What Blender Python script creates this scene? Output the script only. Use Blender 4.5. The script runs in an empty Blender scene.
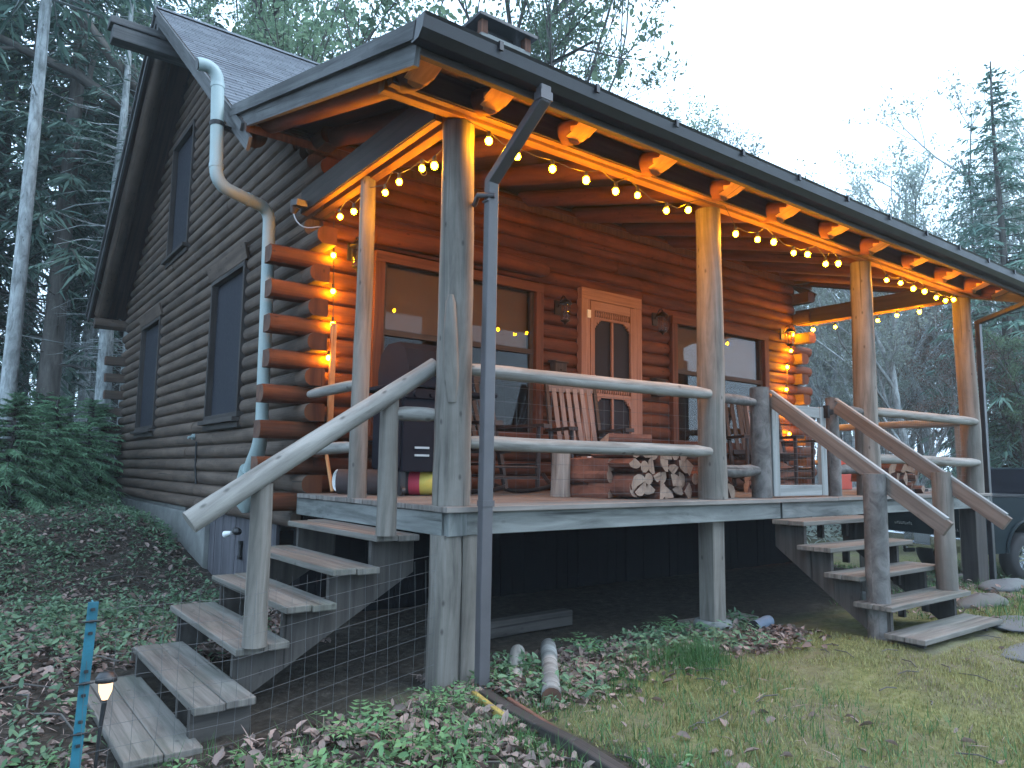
import bpy, math, random
import numpy as np
from mathutils import Vector, Matrix
random.seed(7)
rng = np.random.default_rng(11)
D = bpy.data
scene = bpy.context.scene
COL = scene.collection
PI = math.pi
def R_(d): return math.radians(d)
def ss(a, b, x):
    t = min(1.0, max(0.0, (x-a)/(b-a))); return t*t*(3-2*t)

# ------------------------------------------------------------------ materials
class NT:
    def __init__(s, name):
        s.m = D.materials.new(name); s.m.use_nodes = True
        s.t = s.m.node_tree; s.n = s.t.nodes; s.l = s.t.links
        s.bsdf = s.n['Principled BSDF']; s.out = s.n['Material Output']
    def new(s, typ, **kw):
        n = s.n.new(typ)
        for k, v in kw.items():
            if k.startswith('_'): setattr(n, k[1:], v)
            else: n.inputs[k.replace('__', ' ')].default_value = v
        return n
    def link(s, a, b): s.l.new(a, b)
    def ramp(s, src, stops):
        r = s.n.new('ShaderNodeValToRGB'); e = r.color_ramp.elements
        while len(e) < len(stops): e.new(0.5)
        for el, (p, c) in zip(e, stops):
            el.position = p; el.color = (c, c, c, 1) if isinstance(c, (int, float)) else (*c, 1)
        s.link(src, r.inputs['Fac']); return r
    def mix(s, fac, a, b, typ='MIX'):
        m = s.n.new('ShaderNodeMix'); m.data_type = 'RGBA'; m.blend_type = typ
        for i, v in ((0, fac), (6, a), (7, b)):
            if isinstance(v, (int, float)): m.inputs[i].default_value = v
            elif isinstance(v, tuple): m.inputs[i].default_value = (*v, 1)
            else: s.link(v, m.inputs[i])
        return m.outputs[2]
    def math(s, op, a, b=0.0):
        m = s.n.new('ShaderNodeMath'); m.operation = op
        for i, v in ((0, a), (1, b)):
            if isinstance(v, (int, float)): m.inputs[i].default_value = v
            else: s.link(v, m.inputs[i])
        return m.outputs[0]
    def bump(s, h, strength=0.3, dist=0.01):
        b = s.new('ShaderNodeBump', Strength=strength, Distance=dist)
        s.link(h, b.inputs['Height']); s.link(b.outputs[0], s.bsdf.inputs['Normal'])

def wood(name, c1, c2, rough=0.75, grain=16, along=1.3, knots=0.5, vary=0.35, stain=0.3, stain_col=None, bump=0.35, spec=0.3):
    t = NT(name)
    uv = t.n.new('ShaderNodeUVMap'); uv.uv_map = 'UVMap'
    mp = t.new('ShaderNodeMapping'); mp.inputs['Scale'].default_value = (grain, along, 1)
    t.link(uv.outputs[0], mp.inputs['Vector'])
    n1 = t.new('ShaderNodeTexNoise', Scale=1.0, Detail=7.0, Roughness=0.62, Distortion=0.6); t.link(mp.outputs[0], n1.inputs['Vector'])
    base = t.ramp(n1.outputs[0], [(0.32, c1), (0.62, c2)])
    mp2 = t.new('ShaderNodeMapping'); mp2.inputs['Scale'].default_value = (0.013, 0.013, 1)
    t.link(uv.outputs[0], mp2.inputs['Vector'])
    n2 = t.new('ShaderNodeTexWhiteNoise'); n2.noise_dimensions = '2D'
    # piece-to-piece variation: a smooth field sampled at the piece's own random uv offset
    n2 = t.new('ShaderNodeTexNoise', Scale=1.0, Detail=1.0); t.link(mp2.outputs[0], n2.inputs['Vector'])
    v = t.ramp(n2.outputs[0], [(0.25, 1-vary), (0.75, 1+vary)])
    col = t.mix(1.0, base.outputs[0], v.outputs[0], 'MULTIPLY')
    # weather stains in object space
    tc = t.n.new('ShaderNodeTexCoord')
    n3 = t.new('ShaderNodeTexNoise', Scale=1.7, Detail=5.0, Roughness=0.65); t.link(tc.outputs['Object'], n3.inputs['Vector'])
    st = t.ramp(n3.outputs[0], [(0.45, 0.0), (0.72, stain)])
    col = t.mix(st.outputs[0], col, stain_col or tuple(x*0.35 for x in c1))
    if knots:
        mp3 = t.new('ShaderNodeMapping'); mp3.inputs['Scale'].default_value = (7.5, 4.2, 1)
        t.link(uv.outputs[0], mp3.inputs['Vector'])
        vo = t.new('ShaderNodeTexVoronoi', Scale=1.0, Randomness=1.0); vo.voronoi_dimensions = '2D'
        t.link(mp3.outputs[0], vo.inputs['Vector'])
        kn = t.ramp(vo.outputs['Distance'], [(0.03, knots*0.8), (0.10, 0.0)])
        sx = t.n.new('ShaderNodeSeparateColor'); t.link(vo.outputs['Color'], sx.inputs[0])
        pick = t.math('GREATER_THAN', sx.outputs[0], 0.72)
        col = t.mix(t.math('MULTIPLY', kn.outputs[0], pick), col, tuple(x*0.25 for x in c1))
    # checks (long dark cracks)
    mp4 = t.new('ShaderNodeMapping'); mp4.inputs['Scale'].default_value = (22, 0.5, 1)
    t.link(uv.outputs[0], mp4.inputs['Vector'])
    n4 = t.new('ShaderNodeTexNoise', Scale=1.0, Detail=2.0); t.link(mp4.outputs[0], n4.inputs['Vector'])
    ck = t.ramp(n4.outputs[0], [(0.27, 0.75), (0.33, 0.0)])
    col = t.mix(ck.outputs[0], col, tuple(x*0.15 for x in c1))
    t.link(col, t.bsdf.inputs['Base Color'])
    t.bsdf.inputs['Roughness'].default_value = rough
    t.bsdf.inputs['Specular IOR Level'].default_value = spec
    h = t.math('SUBTRACT', n1.outputs[0], ck.outputs[0])
    t.bump(h, bump, 0.006)
    return t.m

def plain(name, col, rough=0.5, metal=0.0, noise=0.25, scale=9.0, bump=0.0, spec=0.5, dirt=None, dirt_amt=0.4):
    t = NT(name)
    tc = t.n.new('ShaderNodeTexCoord')
    n = t.new('ShaderNodeTexNoise', Scale=scale, Detail=6.0, Roughness=0.65); t.link(tc.outputs['Object'], n.inputs['Vector'])
    r = t.ramp(n.outputs[0], [(0.3, tuple(c*(1-noise) for c in col)), (0.7, tuple(min(1, c*(1+noise)) for c in col))])
    c = r.outputs[0]
    if dirt:
        n2 = t.new('ShaderNodeTexNoise', Scale=scale*0.3, Detail=8.0, Roughness=0.7); t.link(tc.outputs['Object'], n2.inputs['Vector'])
        f = t.ramp(n2.outputs[0], [(0.45, 0.0), (0.7, dirt_amt)])
        c = t.mix(f.outputs[0], c, dirt)
    t.link(c, t.bsdf.inputs['Base Color'])
    rr = t.ramp(n.outputs[0], [(0.2, max(0.02, rough-0.12)), (0.8, min(1, rough+0.12))]); t.link(rr.outputs[0], t.bsdf.inputs['Roughness'])
    t.bsdf.inputs['Metallic'].default_value = metal
    t.bsdf.inputs['Specular IOR Level'].default_value = spec
    if bump: t.bump(n.outputs[0], bump, 0.01)
    return t.m

def leafmat(name, c1, c2, rough=0.55, trans=0.35, scale=0.8):
    t = NT(name)
    tc = t.n.new('ShaderNodeTexCoord'); oi = t.n.new('ShaderNodeObjectInfo'); ge = t.n.new('ShaderNodeNewGeometry')
    n = t.new('ShaderNodeTexNoise', Scale=scale, Detail=3.0); t.link(tc.outputs['Object'], n.inputs['Vector'])
    a = t.math('MULTIPLY', ge.outputs['Random Per Island'], 0.55)
    b = t.math('ADD', a, t.math('MULTIPLY', n.outputs[0], 0.5))
    r = t.ramp(b, [(0.15, c1), (0.75, c2)])
    v = t.ramp(oi.outputs['Random'], [(0.0, 0.72), (1.0, 1.3)])
    c = t.mix(1.0, r.outputs[0], v.outputs[0], 'MULTIPLY')
    t.link(c, t.bsdf.inputs['Base Color']); t.bsdf.inputs['Roughness'].default_value = rough
    t.bsdf.inputs['Specular IOR Level'].default_value = 0.25
    tr = t.n.new('ShaderNodeBsdfTranslucent'); t.link(c, tr.inputs['Color'])
    ms = t.n.new('ShaderNodeMixShader'); ms.inputs[0].default_value = trans
    t.link(t.bsdf.outputs[0], ms.inputs[1]); t.link(tr.outputs[0], ms.inputs[2]); t.link(ms.outputs[0], t.out.inputs['Surface'])
    return t.m

M = {}
M['post'] = wood('weathered_post', (0.094,0.084,0.073), (0.220,0.200,0.176), grain=13, along=1.1, knots=0.8, vary=0.14, stain=0.35)
M['rail'] = wood('weathered_rail', (0.135,0.127,0.114), (0.30,0.288,0.265), grain=16, along=1.6, knots=0.8, vary=0.12, stain=0.25)
M['bark_rail'] = wood('barky_rail', (0.065,0.06,0.056), (0.18,0.17,0.163), grain=9, along=7, knots=0.5, vary=0.15, stain=0.5, bump=0.8)
M['tread'] = wood('worn_tread', (0.074,0.067,0.060), (0.185,0.170,0.152), grain=22, along=1.2, knots=0.6, vary=0.2, stain=0.55, stain_col=(0.09,0.10,0.075))
M['deck'] = wood('deck_plank', (0.12,0.105,0.095), (0.24,0.215,0.195), grain=22, along=1.0, knots=0.4, vary=0.25, stain=0.4)
M['fascia'] = wood('grey_fascia', (0.075,0.079,0.076), (0.215,0.225,0.215), grain=11, along=1.4, knots=0.35, vary=0.1, stain=0.25, bump=0.25)
M['stringer'] = wood('old_stringer', (0.03,0.027,0.025), (0.07,0.063,0.057), grain=18, along=1.0, vary=0.2, stain=0.4)
M['handrail'] = wood('brown_handrail', (0.090,0.071,0.060), (0.180,0.146,0.124), grain=24, along=1.0, knots=0.3, vary=0.1)
M['beam'] = wood('stained_beam', (0.12,0.06,0.028), (0.24,0.125,0.06), grain=18, along=0.9, knots=0.4, vary=0.1)
M['front_log'] = wood('stained_log', (0.060,0.0185,0.0085), (0.150,0.052,0.021), grain=10, along=1.1, knots=0.9, vary=0.42, stain=0.6, bump=0.6)
M['log_end'] = wood('log_end_grain', (0.07,0.035,0.025), (0.15,0.075,0.05), grain=9, along=9, knots=0, vary=0.3)
M['gable_log'] = wood('weathered_dark_log', (0.056,0.038,0.029), (0.132,0.094,0.072), grain=10, along=1.0, knots=0.8, vary=0.42, stain=0.5, bump=0.5)
M['gable_end'] = wood('grey_log_end', (0.14,0.115,0.10), (0.27,0.23,0.20), grain=9, along=9, knots=0, vary=0.3)
M['rafter'] = wood('rafter_log', (0.068,0.023,0.015), (0.16,0.060,0.033), grain=9, along=1.2, knots=0.5, vary=0.2, stain=0.3)
M['cut'] = wood('fresh_cut_wood', (0.40,0.19,0.08), (0.62,0.33,0.15), grain=14, along=5, knots=0.0, vary=0.15, stain=0.2)
M['soffit'] = wood('soffit_board', (0.04,0.022,0.018), (0.09,0.048,0.036), grain=22, along=0.8, vary=0.2)
M['barge'] = wood('barge_board', (0.042,0.042,0.044), (0.12,0.122,0.124), grain=18, along=0.9, knots=0.25, vary=0.15, stain=0.4)
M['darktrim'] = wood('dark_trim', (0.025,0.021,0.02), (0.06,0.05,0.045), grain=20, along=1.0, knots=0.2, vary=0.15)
M['redtrim'] = wood('stained_trim', (0.06,0.023,0.014), (0.13,0.052,0.028), grain=20, along=1.0, knots=0.2, vary=0.1)
M['doorwood'] = wood('screen_door_wood', (0.20,0.105,0.080), (0.34,0.20,0.155), grain=22, along=0.9, knots=0.2, vary=0.06, stain=0.15)
M['gatewood'] = wood('gate_wood', (0.16,0.17,0.17), (0.30,0.315,0.31), grain=20, along=0.9, knots=0.3, vary=0.06, stain=0.15)
M['chair_dark'] = wood('dark_chair', (0.016,0.014,0.016), (0.045,0.038,0.038), grain=20, along=1.0, knots=0, vary=0.1, rough=0.5)
M['chair_grey'] = wood('grey_chair', (0.15,0.13,0.135), (0.29,0.25,0.25), grain=22, along=1.0, knots=0.2, vary=0.15)
M['fire_bark'] = wood('firewood_bark', (0.09,0.04,0.03), (0.24,0.11,0.075), grain=8, along=4, knots=0.3, vary=0.35, bump=0.9, stain=0.4)
M['fire_cut'] = wood('firewood_cut', (0.27,0.17,0.12), (0.48,0.345,0.265), grain=9, along=9, knots=0.0, vary=0.25, stain=0.35)
M['birch'] = wood('birch_bark', (0.10,0.10,0.095), (0.30,0.305,0.295), grain=3, along=14, knots=0.3, vary=0.2, stain=0.5)
M['bark'] = wood('tree_bark', (0.055,0.05,0.045), (0.13,0.12,0.11), grain=7, along=2, knots=0.4, vary=0.3, stain=0.5, bump=0.9)
M['palebark'] = wood('lichen_bark', (0.16,0.175,0.175), (0.42,0.46,0.47), grain=9, along=4, knots=0.9, vary=0.2, stain=0.55, bump=0.9)
M['gutter'] = plain('gutter_metal', (0.016,0.016,0.02), 0.4, 0.0, 0.3, 4)
M['spout'] = plain('downspout_metal', (0.075,0.070,0.076), 0.45, 0.0, 0.2, 3, dirt=(0.05,0.045,0.04))
M['pvc'] = plain('pvc_pipe', (0.27,0.34,0.345), 0.45, 0, 0.08, 4, dirt=(0.25,0.3,0.27), dirt_amt=0.5)
M['black'] = plain('black_plastic', (0.015,0.015,0.017), 0.45, 0, 0.3, 6)
M['iron'] = plain('wrought_iron', (0.02,0.02,0.021), 0.5, 0.6, 0.3, 20)
M['concrete'] = plain('concrete', (0.16,0.165,0.16), 0.9, 0, 0.3, 5, bump=0.3, dirt=(0.10,0.11,0.09))
M['board'] = wood('cellar_door_board', (0.055,0.055,0.065), (0.12,0.115,0.13), grain=16, along=0.8, knots=0.3, vary=0.3)
M['crawl'] = plain('underdeck_shade', (0.0035,0.0035,0.0045), 0.9, 0, 0.4, 6, spec=0.1)  # near-black colour paints in the darkness under the deck
M['grill'] = plain('grill_enamel', (0.010,0.012,0.019), 0.8, 0.0, 0.2, 7, spec=0.12)
M['steel'] = plain('brushed_steel', (0.42,0.42,0.43), 0.35, 0.9, 0.1, 30)
M['galv'] = plain('galvanised_wire', (0.10,0.105,0.11), 0.6, 0.3, 0.1, 30)
M['teal'] = plain('teal_paint', (0.022,0.15,0.21), 0.5, 0, 0.25, 14, dirt=(0.05,0.07,0.07))
M['cyanwhite'] = plain('white_enamel', (0.7,0.72,0.72), 0.4, 0, 0.05)
M['shade'] = plain('roller_shade', (0.115,0.086,0.066), 0.85, 0, 0.06, 3)
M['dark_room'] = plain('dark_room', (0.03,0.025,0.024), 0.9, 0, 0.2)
M['truck'] = plain('truck_paint', (0.0025,0.010,0.014), 0.42, 0.0, 0.06, 2, spec=0.14)
M['chrome'] = plain('chrome', (0.62,0.64,0.66), 0.18, 1.0, 0.05, 3)
M['tyre'] = plain('tyre_rubber', (0.018,0.018,0.02), 0.8, 0, 0.2, 20, bump=0.3)
M['redlens'] = plain('red_lens', (0.25,0.012,0.012), 0.2, 0, 0.1)
M['plate'] = plain('licence_plate', (0.45,0.47,0.5), 0.4, 0, 0.15, 40)
M['stone'] = plain('flat_stone', (0.095,0.10,0.105), 0.9, 0, 0.3, 3, bump=0.5, dirt=(0.09,0.11,0.07))
M['rock'] = plain('field_rock', (0.085,0.08,0.075), 0.9, 0, 0.35, 3, bump=0.6, dirt=(0.07,0.09,0.05))
M['bluecloth'] = plain('faded_blue', (0.16,0.21,0.28), 0.7, 0, 0.2, 6)
M['yellow'] = plain('yellow_band', (0.62,0.50,0.10), 0.6, 0, 0.08)
M['red'] = plain('red_band', (0.52,0.05,0.09), 0.6, 0, 0.08)
M['orange_red'] = plain('red_plastic', (0.45,0.06,0.03), 0.5, 0, 0.1)
M['rugdark'] = plain('dark_cloth', (0.05,0.042,0.045), 0.9, 0, 0.3)
M['mustard'] = plain('mustard_edge', (0.33,0.24,0.06), 0.7, 0, 0.3, 12, dirt=(0.1,0.08,0.04))
M['needle'] = leafmat('spruce_needles', (0.06,0.12,0.11), (0.15,0.24,0.19), trans=0.25)
M['needle_light'] = leafmat('young_needles', (0.085,0.18,0.11), (0.20,0.36,0.20), trans=0.35)
M['leaf'] = leafmat('spring_leaves', (0.075,0.125,0.08), (0.18,0.26,0.16), trans=0.5)
M['leaf_grey'] = leafmat('budding_leaves', (0.17,0.21,0.19), (0.36,0.41,0.36), trans=0.5)
M['leaf_rust'] = leafmat('rusty_buds', (0.12,0.085,0.075), (0.22,0.16,0.13), trans=0.4)
M['ground_leaf'] = leafmat('ground_plant', (0.045,0.10,0.045), (0.13,0.24,0.105), trans=0.3, scale=2.0)
M['ground_leaf2'] = leafmat('low_plant', (0.055,0.11,0.065), (0.155,0.25,0.145), trans=0.3, scale=2.0)
M['litter'] = leafmat('dead_leaves', (0.07,0.055,0.048), (0.32,0.235,0.205), trans=0.1, scale=3.0, rough=0.8)
M['grass'] = leafmat('moss_grass', (0.068,0.080,0.028), (0.30,0.29,0.12), trans=0.25, scale=1.2)
M['grass2'] = leafmat('green_grass', (0.025,0.08,0.025), (0.08,0.17,0.06), trans=0.3, scale=2.0)

def shingle_mat():
    t = NT('asphalt_shingle')
    uv = t.n.new('ShaderNodeUVMap'); uv.uv_map = 'UVMap'
    br = t.new('ShaderNodeTexBrick'); t.link(uv.outputs[0], br.inputs['Vector'])
    br.inputs['Color1'].default_value = (0.075,0.08,0.095,1); br.inputs['Color2'].default_value = (0.135,0.145,0.165,1)
    br.inputs['Mortar'].default_value = (0.035,0.036,0.04,1); br.inputs['Scale'].default_value = 1.0
    br.inputs['Brick Width'].default_value = 0.3; br.inputs['Row Height'].default_value = 0.14; br.inputs['Mortar Size'].default_value = 0.006
    n = t.new('ShaderNodeTexNoise', Scale=60.0, Detail=4.0); t.link(uv.outputs[0], n.inputs['Vector'])
    g = t.ramp(n.outputs[0], [(0.3, 0.7), (0.7, 1.25)])
    t.link(t.mix(1.0, br.outputs[0], g.outputs[0], 'MULTIPLY'), t.bsdf.inputs['Base Color'])
    t.bsdf.inputs['Roughness'].default_value = 0.85
    t.bump(n.outputs[0], 0.4, 0.004)
    return t.m
M['shingle'] = shingle_mat()

def glass_mat(name='window_glass', tint=(0.9,0.9,0.9)):
    t = NT(name)
    tr = t.n.new('ShaderNodeBsdfTransparent'); tr.inputs[0].default_value = (*tint, 1)
    gl = t.n.new('ShaderNodeBsdfGlossy'); gl.inputs['Roughness'].default_value = 0.015
    fr = t.n.new('ShaderNodeFresnel'); fr.inputs[0].default_value = 1.27
    ms = t.n.new('ShaderNodeMixShader')
    t.link(t.math('MINIMUM', fr.outputs[0], 0.075), ms.inputs[0]); t.link(tr.outputs[0], ms.inputs[1]); t.link(gl.outputs[0], ms.inputs[2])
    t.link(ms.outputs[0], t.out.inputs['Surface']); return t.m
M['glass'] = glass_mat()
M['screen'] = plain('window_screen', (0.018,0.02,0.028), 0.7, 0, 0.15, 30, spec=0.2)

def emit_mat(name, col, strength):
    t = NT(name); e = t.n.new('ShaderNodeEmission'); e.inputs[0].default_value = (*col, 1); e.inputs[1].default_value = strength
    t.link(e.outputs[0], t.out.inputs['Surface']); return t.m
BULB = 290.0
M['bulb'] = emit_mat('warm_bulb', (1.0, 0.36, 0.0022), BULB)
M['solar_glow'] = emit_mat('solar_glow', (1.0, 0.62, 0.36), 1.1)

def ground_mat():
    t = NT('forest_ground')
    tc = t.n.new('ShaderNodeTexCoord')
    at = t.n.new('ShaderNodeAttribute'); at.attribute_name = 'zone'
    n = t.new('ShaderNodeTexNoise', Scale=1.3, Detail=9.0, Roughness=0.7); t.link(tc.outputs['Object'], n.inputs['Vector'])
    n2 = t.new('ShaderNodeTexNoise', Scale=14.0, Detail=7.0, Roughness=0.75); t.link(tc.outputs['Object'], n2.inputs['Vector'])
    dirt = t.ramp(n2.outputs[0], [(0.3, (0.018,0.015,0.012)), (0.55, (0.05,0.042,0.034)), (0.75, (0.10,0.082,0.068))])
    moss = t.ramp(n2.outputs[0], [(0.28, (0.055,0.065,0.022)), (0.5, (0.15,0.158,0.06)), (0.75, (0.25,0.24,0.125))])
    patch = t.ramp(n.outputs[0], [(0.42, 0.0), (0.60, 0.8)])
    m2 = t.mix(patch.outputs[0], moss.outputs[0], (0.15,0.13,0.095))
    c = t.mix(at.outputs['Fac'], dirt.outputs[0], m2)
    t.link(c, t.bsdf.inputs['Base Color']); t.bsdf.inputs['Roughness'].default_value = 0.95
    t.bsdf.inputs['Specular IOR Level'].default_value = 0.1
    t.bump(n2.outputs[0], 0.9, 0.03)
    return t.m
M['ground'] = ground_mat()

# ------------------------------------------------------------------ mesh builder
class MB:
    def __init__(s): s.v = []; s.f = []; s.uv = []; s.mi = []; s.sm = []
    def add(s, verts, faces, uvs, mi=0, smooth=False):
        o = len(s.v); s.v += [tuple(p) for p in verts]
        for k, fc in enumerate(faces):
            s.f.append([i+o for i in fc]); s.uv.append(uvs[k])
            s.mi.append(mi[k] if isinstance(mi, list) else mi); s.sm.append(smooth[k] if isinstance(smooth, list) else smooth)
    def tube(s, pts, r, n=12, caps=True, mi=0, mi_cap=None, wob=0.0, flat=False, squash=None):
        pts = [Vector(p) for p in pts]; m = len(pts)
        rs = r if isinstance(r, (list, tuple)) else [r]*m
        u0, v0 = random.random()*40, random.random()*40
        vs = []; L = 0; prevx = None
        ring = []
        for i, p in enumerate(pts):
            t = (pts[min(i+1, m-1)]-pts[max(i-1, 0)]).normalized()
            if prevx is None:
                up = Vector((0,0,1)) if abs(t.z) < 0.9 else Vector((0,1,0))
                x = t.cross(up).normalized()
            else:
                x = (prevx - t*prevx.dot(t)).normalized()
            y = t.cross(x); prevx = x
            if i: L += (p-pts[i-1]).length
            row = []
            for k in range(n):
                a = 2*PI*k/n
                rr = rs[i]*(1+(random.uniform(-wob, wob) if wob else 0))
                row.append(p + x*(rr*math.cos(a)) + y*(rr*math.sin(a)))
            ring.append((row, L))
        fs = []; us = []
        for row, l in ring: vs += row
        for i in range(m-1):
            ra = rs[i]
            for k in range(n):
                k2 = (k+1) % n
                fs.append((i*n+k, i*n+k2, (i+1)*n+k2, (i+1)*n+k))
                ua, ub = u0+2*PI*rs[0]*k/n, u0+2*PI*rs[0]*(k+1)/n
                la, lb = v0+ring[i][1], v0+ring[i+1][1]
                us.append([(ua,la),(ub,la),(ub,lb),(ua,lb)])
        s.add(vs, fs, us, mi, not flat)
        if caps:
            for idx in (0, m-1):
                row = ring[idx][0]; fc = list(range(n)) if idx else list(range(n))[::-1]
                us = [(u0+rs[idx]*math.cos(2*PI*k/n), v0+7+rs[idx]*math.sin(2*PI*k/n)) for k in fc]
                s.add(row, [fc], [us], mi if mi_cap is None else mi_cap, False)
    def box(s, c, d, rot=None, mi=0, axis=None):
        c = Vector(c); hx, hy, hz = d[0]/2, d[1]/2, d[2]/2
        P = [Vector((sx*hx, sy*hy, sz*hz)) for sz in (-1,1) for sy in (-1,1) for sx in (-1,1)]
        if axis is None: axis = max(range(3), key=lambda i: d[i])
        faces = [(0,2,3,1),(4,5,7,6),(0,1,5,4),(2,6,7,3),(0,4,6,2),(1,3,7,5)]
        u0, v0 = random.random()*40, random.random()*40
        oth = [i for i in range(3) if i != axis]
        us = []
        for fc in faces:
            us.append([(u0+P[i][oth[0]]+P[i][oth[1]]*1.0, v0+P[i][axis]) for i in fc])
        # end faces: use planar coords
        for k, fc in enumerate(faces):
            if len({round(P[i][axis], 6) for i in fc}) == 1:
                us[k] = [(u0+P[i][oth[0]], v0+P[i][oth[1]]) for i in fc]
        vs = [(rot @ p if rot else p)+c for p in P]
        s.add(vs, faces, us, mi, False)
    def bar(s, a, b, w, h, up=(0,0,1), mi=0):
        a, b = Vector(a), Vector(b); y = (b-a); L = y.length; y.normalize()
        up = Vector(up); x = y.cross(up).normalized(); z = x.cross(y)
        s.box((a+b)/2, (w, L, h), Matrix((x, y, z)).transposed(), mi, 1)
    def prism(s, poly, plane, a0, a1, mi=0, smooth=False, caps=True, uvaxis='long', mi_cap=None):
        # poly: list of 2D points; plane 'x','y','z' = extrusion axis. x: (y,z), y: (x,z), z: (x,y)
        def P(q, a):
            return {'x': (a, q[0], q[1]), 'y': (q[0], a, q[1]), 'z': (q[0], q[1], a)}[plane]
        n = len(poly); u0, v0 = random.random()*40, random.random()*40
        vs = [P(q, a0) for q in poly]+[P(q, a1) for q in poly]
        fs = []; us = []; per = 0
        for k in range(n):
            k2 = (k+1) % n
            l = math.dist(poly[k], poly[k2])
            fs.append((k, k2, n+k2, n+k)); us.append([(u0+per, v0+a0),(u0+per+l, v0+a0),(u0+per+l, v0+a1),(u0+per, v0+a1)]); per += l
        s.add(vs, fs, us, mi, smooth)
        if caps:
            mc = mi if mi_cap is None else mi_cap
            s.add([P(q, a0) for q in poly], [list(range(n))[::-1]], [[(u0+q[0], v0+q[1]) for q in poly][::-1]], mc)
            s.add([P(q, a1) for q in poly], [list(range(n))], [[(u0+q[0], v0+q[1]) for q in poly]], mc)
    def lathe(s, prof, c=(0,0,0), axis='z', n=20, mi=0, arc=None):
        # prof: (radius, height)
        vs = []; m = len(prof)
        for (r, h) in prof:
            for k in range(n):
                a = 2*PI*k/n
                p = {'z': (r*math.cos(a), r*math.sin(a), h), 'y': (r*math.cos(a), h, r*math.sin(a)), 'x': (h, r*math.cos(a), r*math.sin(a))}[axis]
                vs.append((p[0]+c[0], p[1]+c[1], p[2]+c[2]))
        fs = []; us = []
        for i in range(m-1):
            for k in range(n):
                k2 = (k+1) % n
                fs.append((i*n+k, i*n+k2, (i+1)*n+k2, (i+1)*n+k)); us.append([(k/n,i/m),((k+1)/n,i/m),((k+1)/n,(i+1)/m),(k/n,(i+1)/m)])
        s.add(vs, fs, us, mi, True)
    def sphere(s, c, r, n=10, m=6, mi=0, sx=1, sy=1, sz=1):
        c = Vector(c)
        prof = [(max(1e-4, math.sin(PI*i/m)), -math.cos(PI*i/m)) for i in range(m+1)]
        vs = []
        for (rr, h) in prof:
            for k in range(n):
                a = 2*PI*k/n; vs.append((c.x+r*sx*rr*math.cos(a), c.y+r*sy*rr*math.sin(a), c.z+r*sz*h))
        fs = []; us = []
        for i in range(m):
            for k in range(n):
                k2 = (k+1) % n
                fs.append((i*n+k, i*n+k2, (i+1)*n+k2, (i+1)*n+k)); us.append([(k/n,i/m)]*4)
        s.add(vs, fs, us, mi, True)
    def quad(s, pts, mi=0):
        s.add(pts, [list(range(len(pts)))], [[(p[0], p[1]) for p in pts]], mi, False)
    def mesh(s, name, mats, off=(0,0,0)):
        me = D.meshes.new(name)
        v = np.array(s.v, dtype=float)-np.array(off)
        me.from_pydata(v.tolist(), [], s.f)
        uvl = me.uv_layers.new(name='UVMap')
        flat = [c for face in s.uv for uv in face for c in uv]
        uvl.data.foreach_set('uv', flat)
        me.polygons.foreach_set('material_index', s.mi)
        me.polygons.foreach_set('use_smooth', s.sm)
        for m in (mats if isinstance(mats, (list, tuple)) else [mats]): me.materials.append(M[m] if isinstance(m, str) else m)
        me.update(); return me

OFF = {}
def tag(o, label=None, cat=None, group=None, kind=None):
    if label: o['label'] = label
    if cat: o['category'] = cat
    if group: o['group'] = group
    if kind: o['kind'] = kind
    return o
def thing(name, label, cat, loc=(0,0,0), group=None):
    o = D.objects.new(name, None); COL.objects.link(o); o.location = loc; o.empty_display_size = 0.1
    OFF[o.name] = tuple(loc); return tag(o, label, cat, group)
def part(mb, name, mats, parent=None, label=None, bevel=0.0, off=None):
    if off is None: off = OFF[parent.name] if parent is not None else (0,0,0)
    me = mb.mesh(name, mats, off)
    o = D.objects.new(name, me); COL.objects.link(o)
    if parent is not None: o.parent = parent
    OFF[o.name] = tuple(off)
    if label: o['label'] = label
    if bevel:
        b = o.modifiers.new('bevel', 'BEVEL'); b.width = bevel; b.segments = 2; b.limit_method = 'ANGLE'; b.angle_limit = R_(40); b.harden_normals = False
    return o
def solo(mb, name, mats, label, cat, loc, group=None, bevel=0.0, kind=None):
    me = mb.mesh(name, mats, loc); o = D.objects.new(name, me); COL.objects.link(o); o.location = loc; OFF[o.name] = tuple(loc)
    if bevel:
        b = o.modifiers.new('bevel', 'BEVEL'); b.width = bevel; b.segments = 2; b.limit_method = 'ANGLE'; b.angle_limit = R_(40)
    return tag(o, label, cat, group, kind)
def copy_tree(o, parent=None):
    c = o.copy(); COL.objects.link(c)
    if parent is not None: c.parent = parent
    for ch in list(o.children): copy_tree(ch, c)
    return c

# ------------------------------------------------------------------ ground
def gz(x, y):
    # lawn falls gently to the viewer; bank rises behind the left of the house; drive lies lower on the right
    z = -1.05
    left = ss(0.6, -0.6, x)
    bank = ss(4.2, 6.6, y)*0.62 + ss(6.5, 13, y)*0.34
    z += left*bank
    z += ss(-1.0, -8, x)*ss(-1, 6, y)*0.42
    z += ss(12, 30, y)*0.9 + ss(25, 60, y)*(2.0*ss(6, -4, x))
    z -= ss(7.0, 10.5, x)*0.45*ss(16, 6, y)
    z -= 0.06*ss(-0.6, -2.6, y)
    z -= 0.05*ss(-0.9, -1.8, x)*ss(1.5, 0, y)
    z += 0.05*ss(1.2, 2.8, x)*ss(-0.3, -1.1, y)*ss(6,4,x)
    if 13 > y > 11.2 or x < -0.5 or x > 8 or y < -0.4:
        z += 0.030*math.sin(1.7*x+0.6*y)*math.sin(1.3*y-0.5*x) + 0.015*math.sin(5.1*x+2.2)*math.sin(4.3*y+1.0)
    return z
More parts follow.
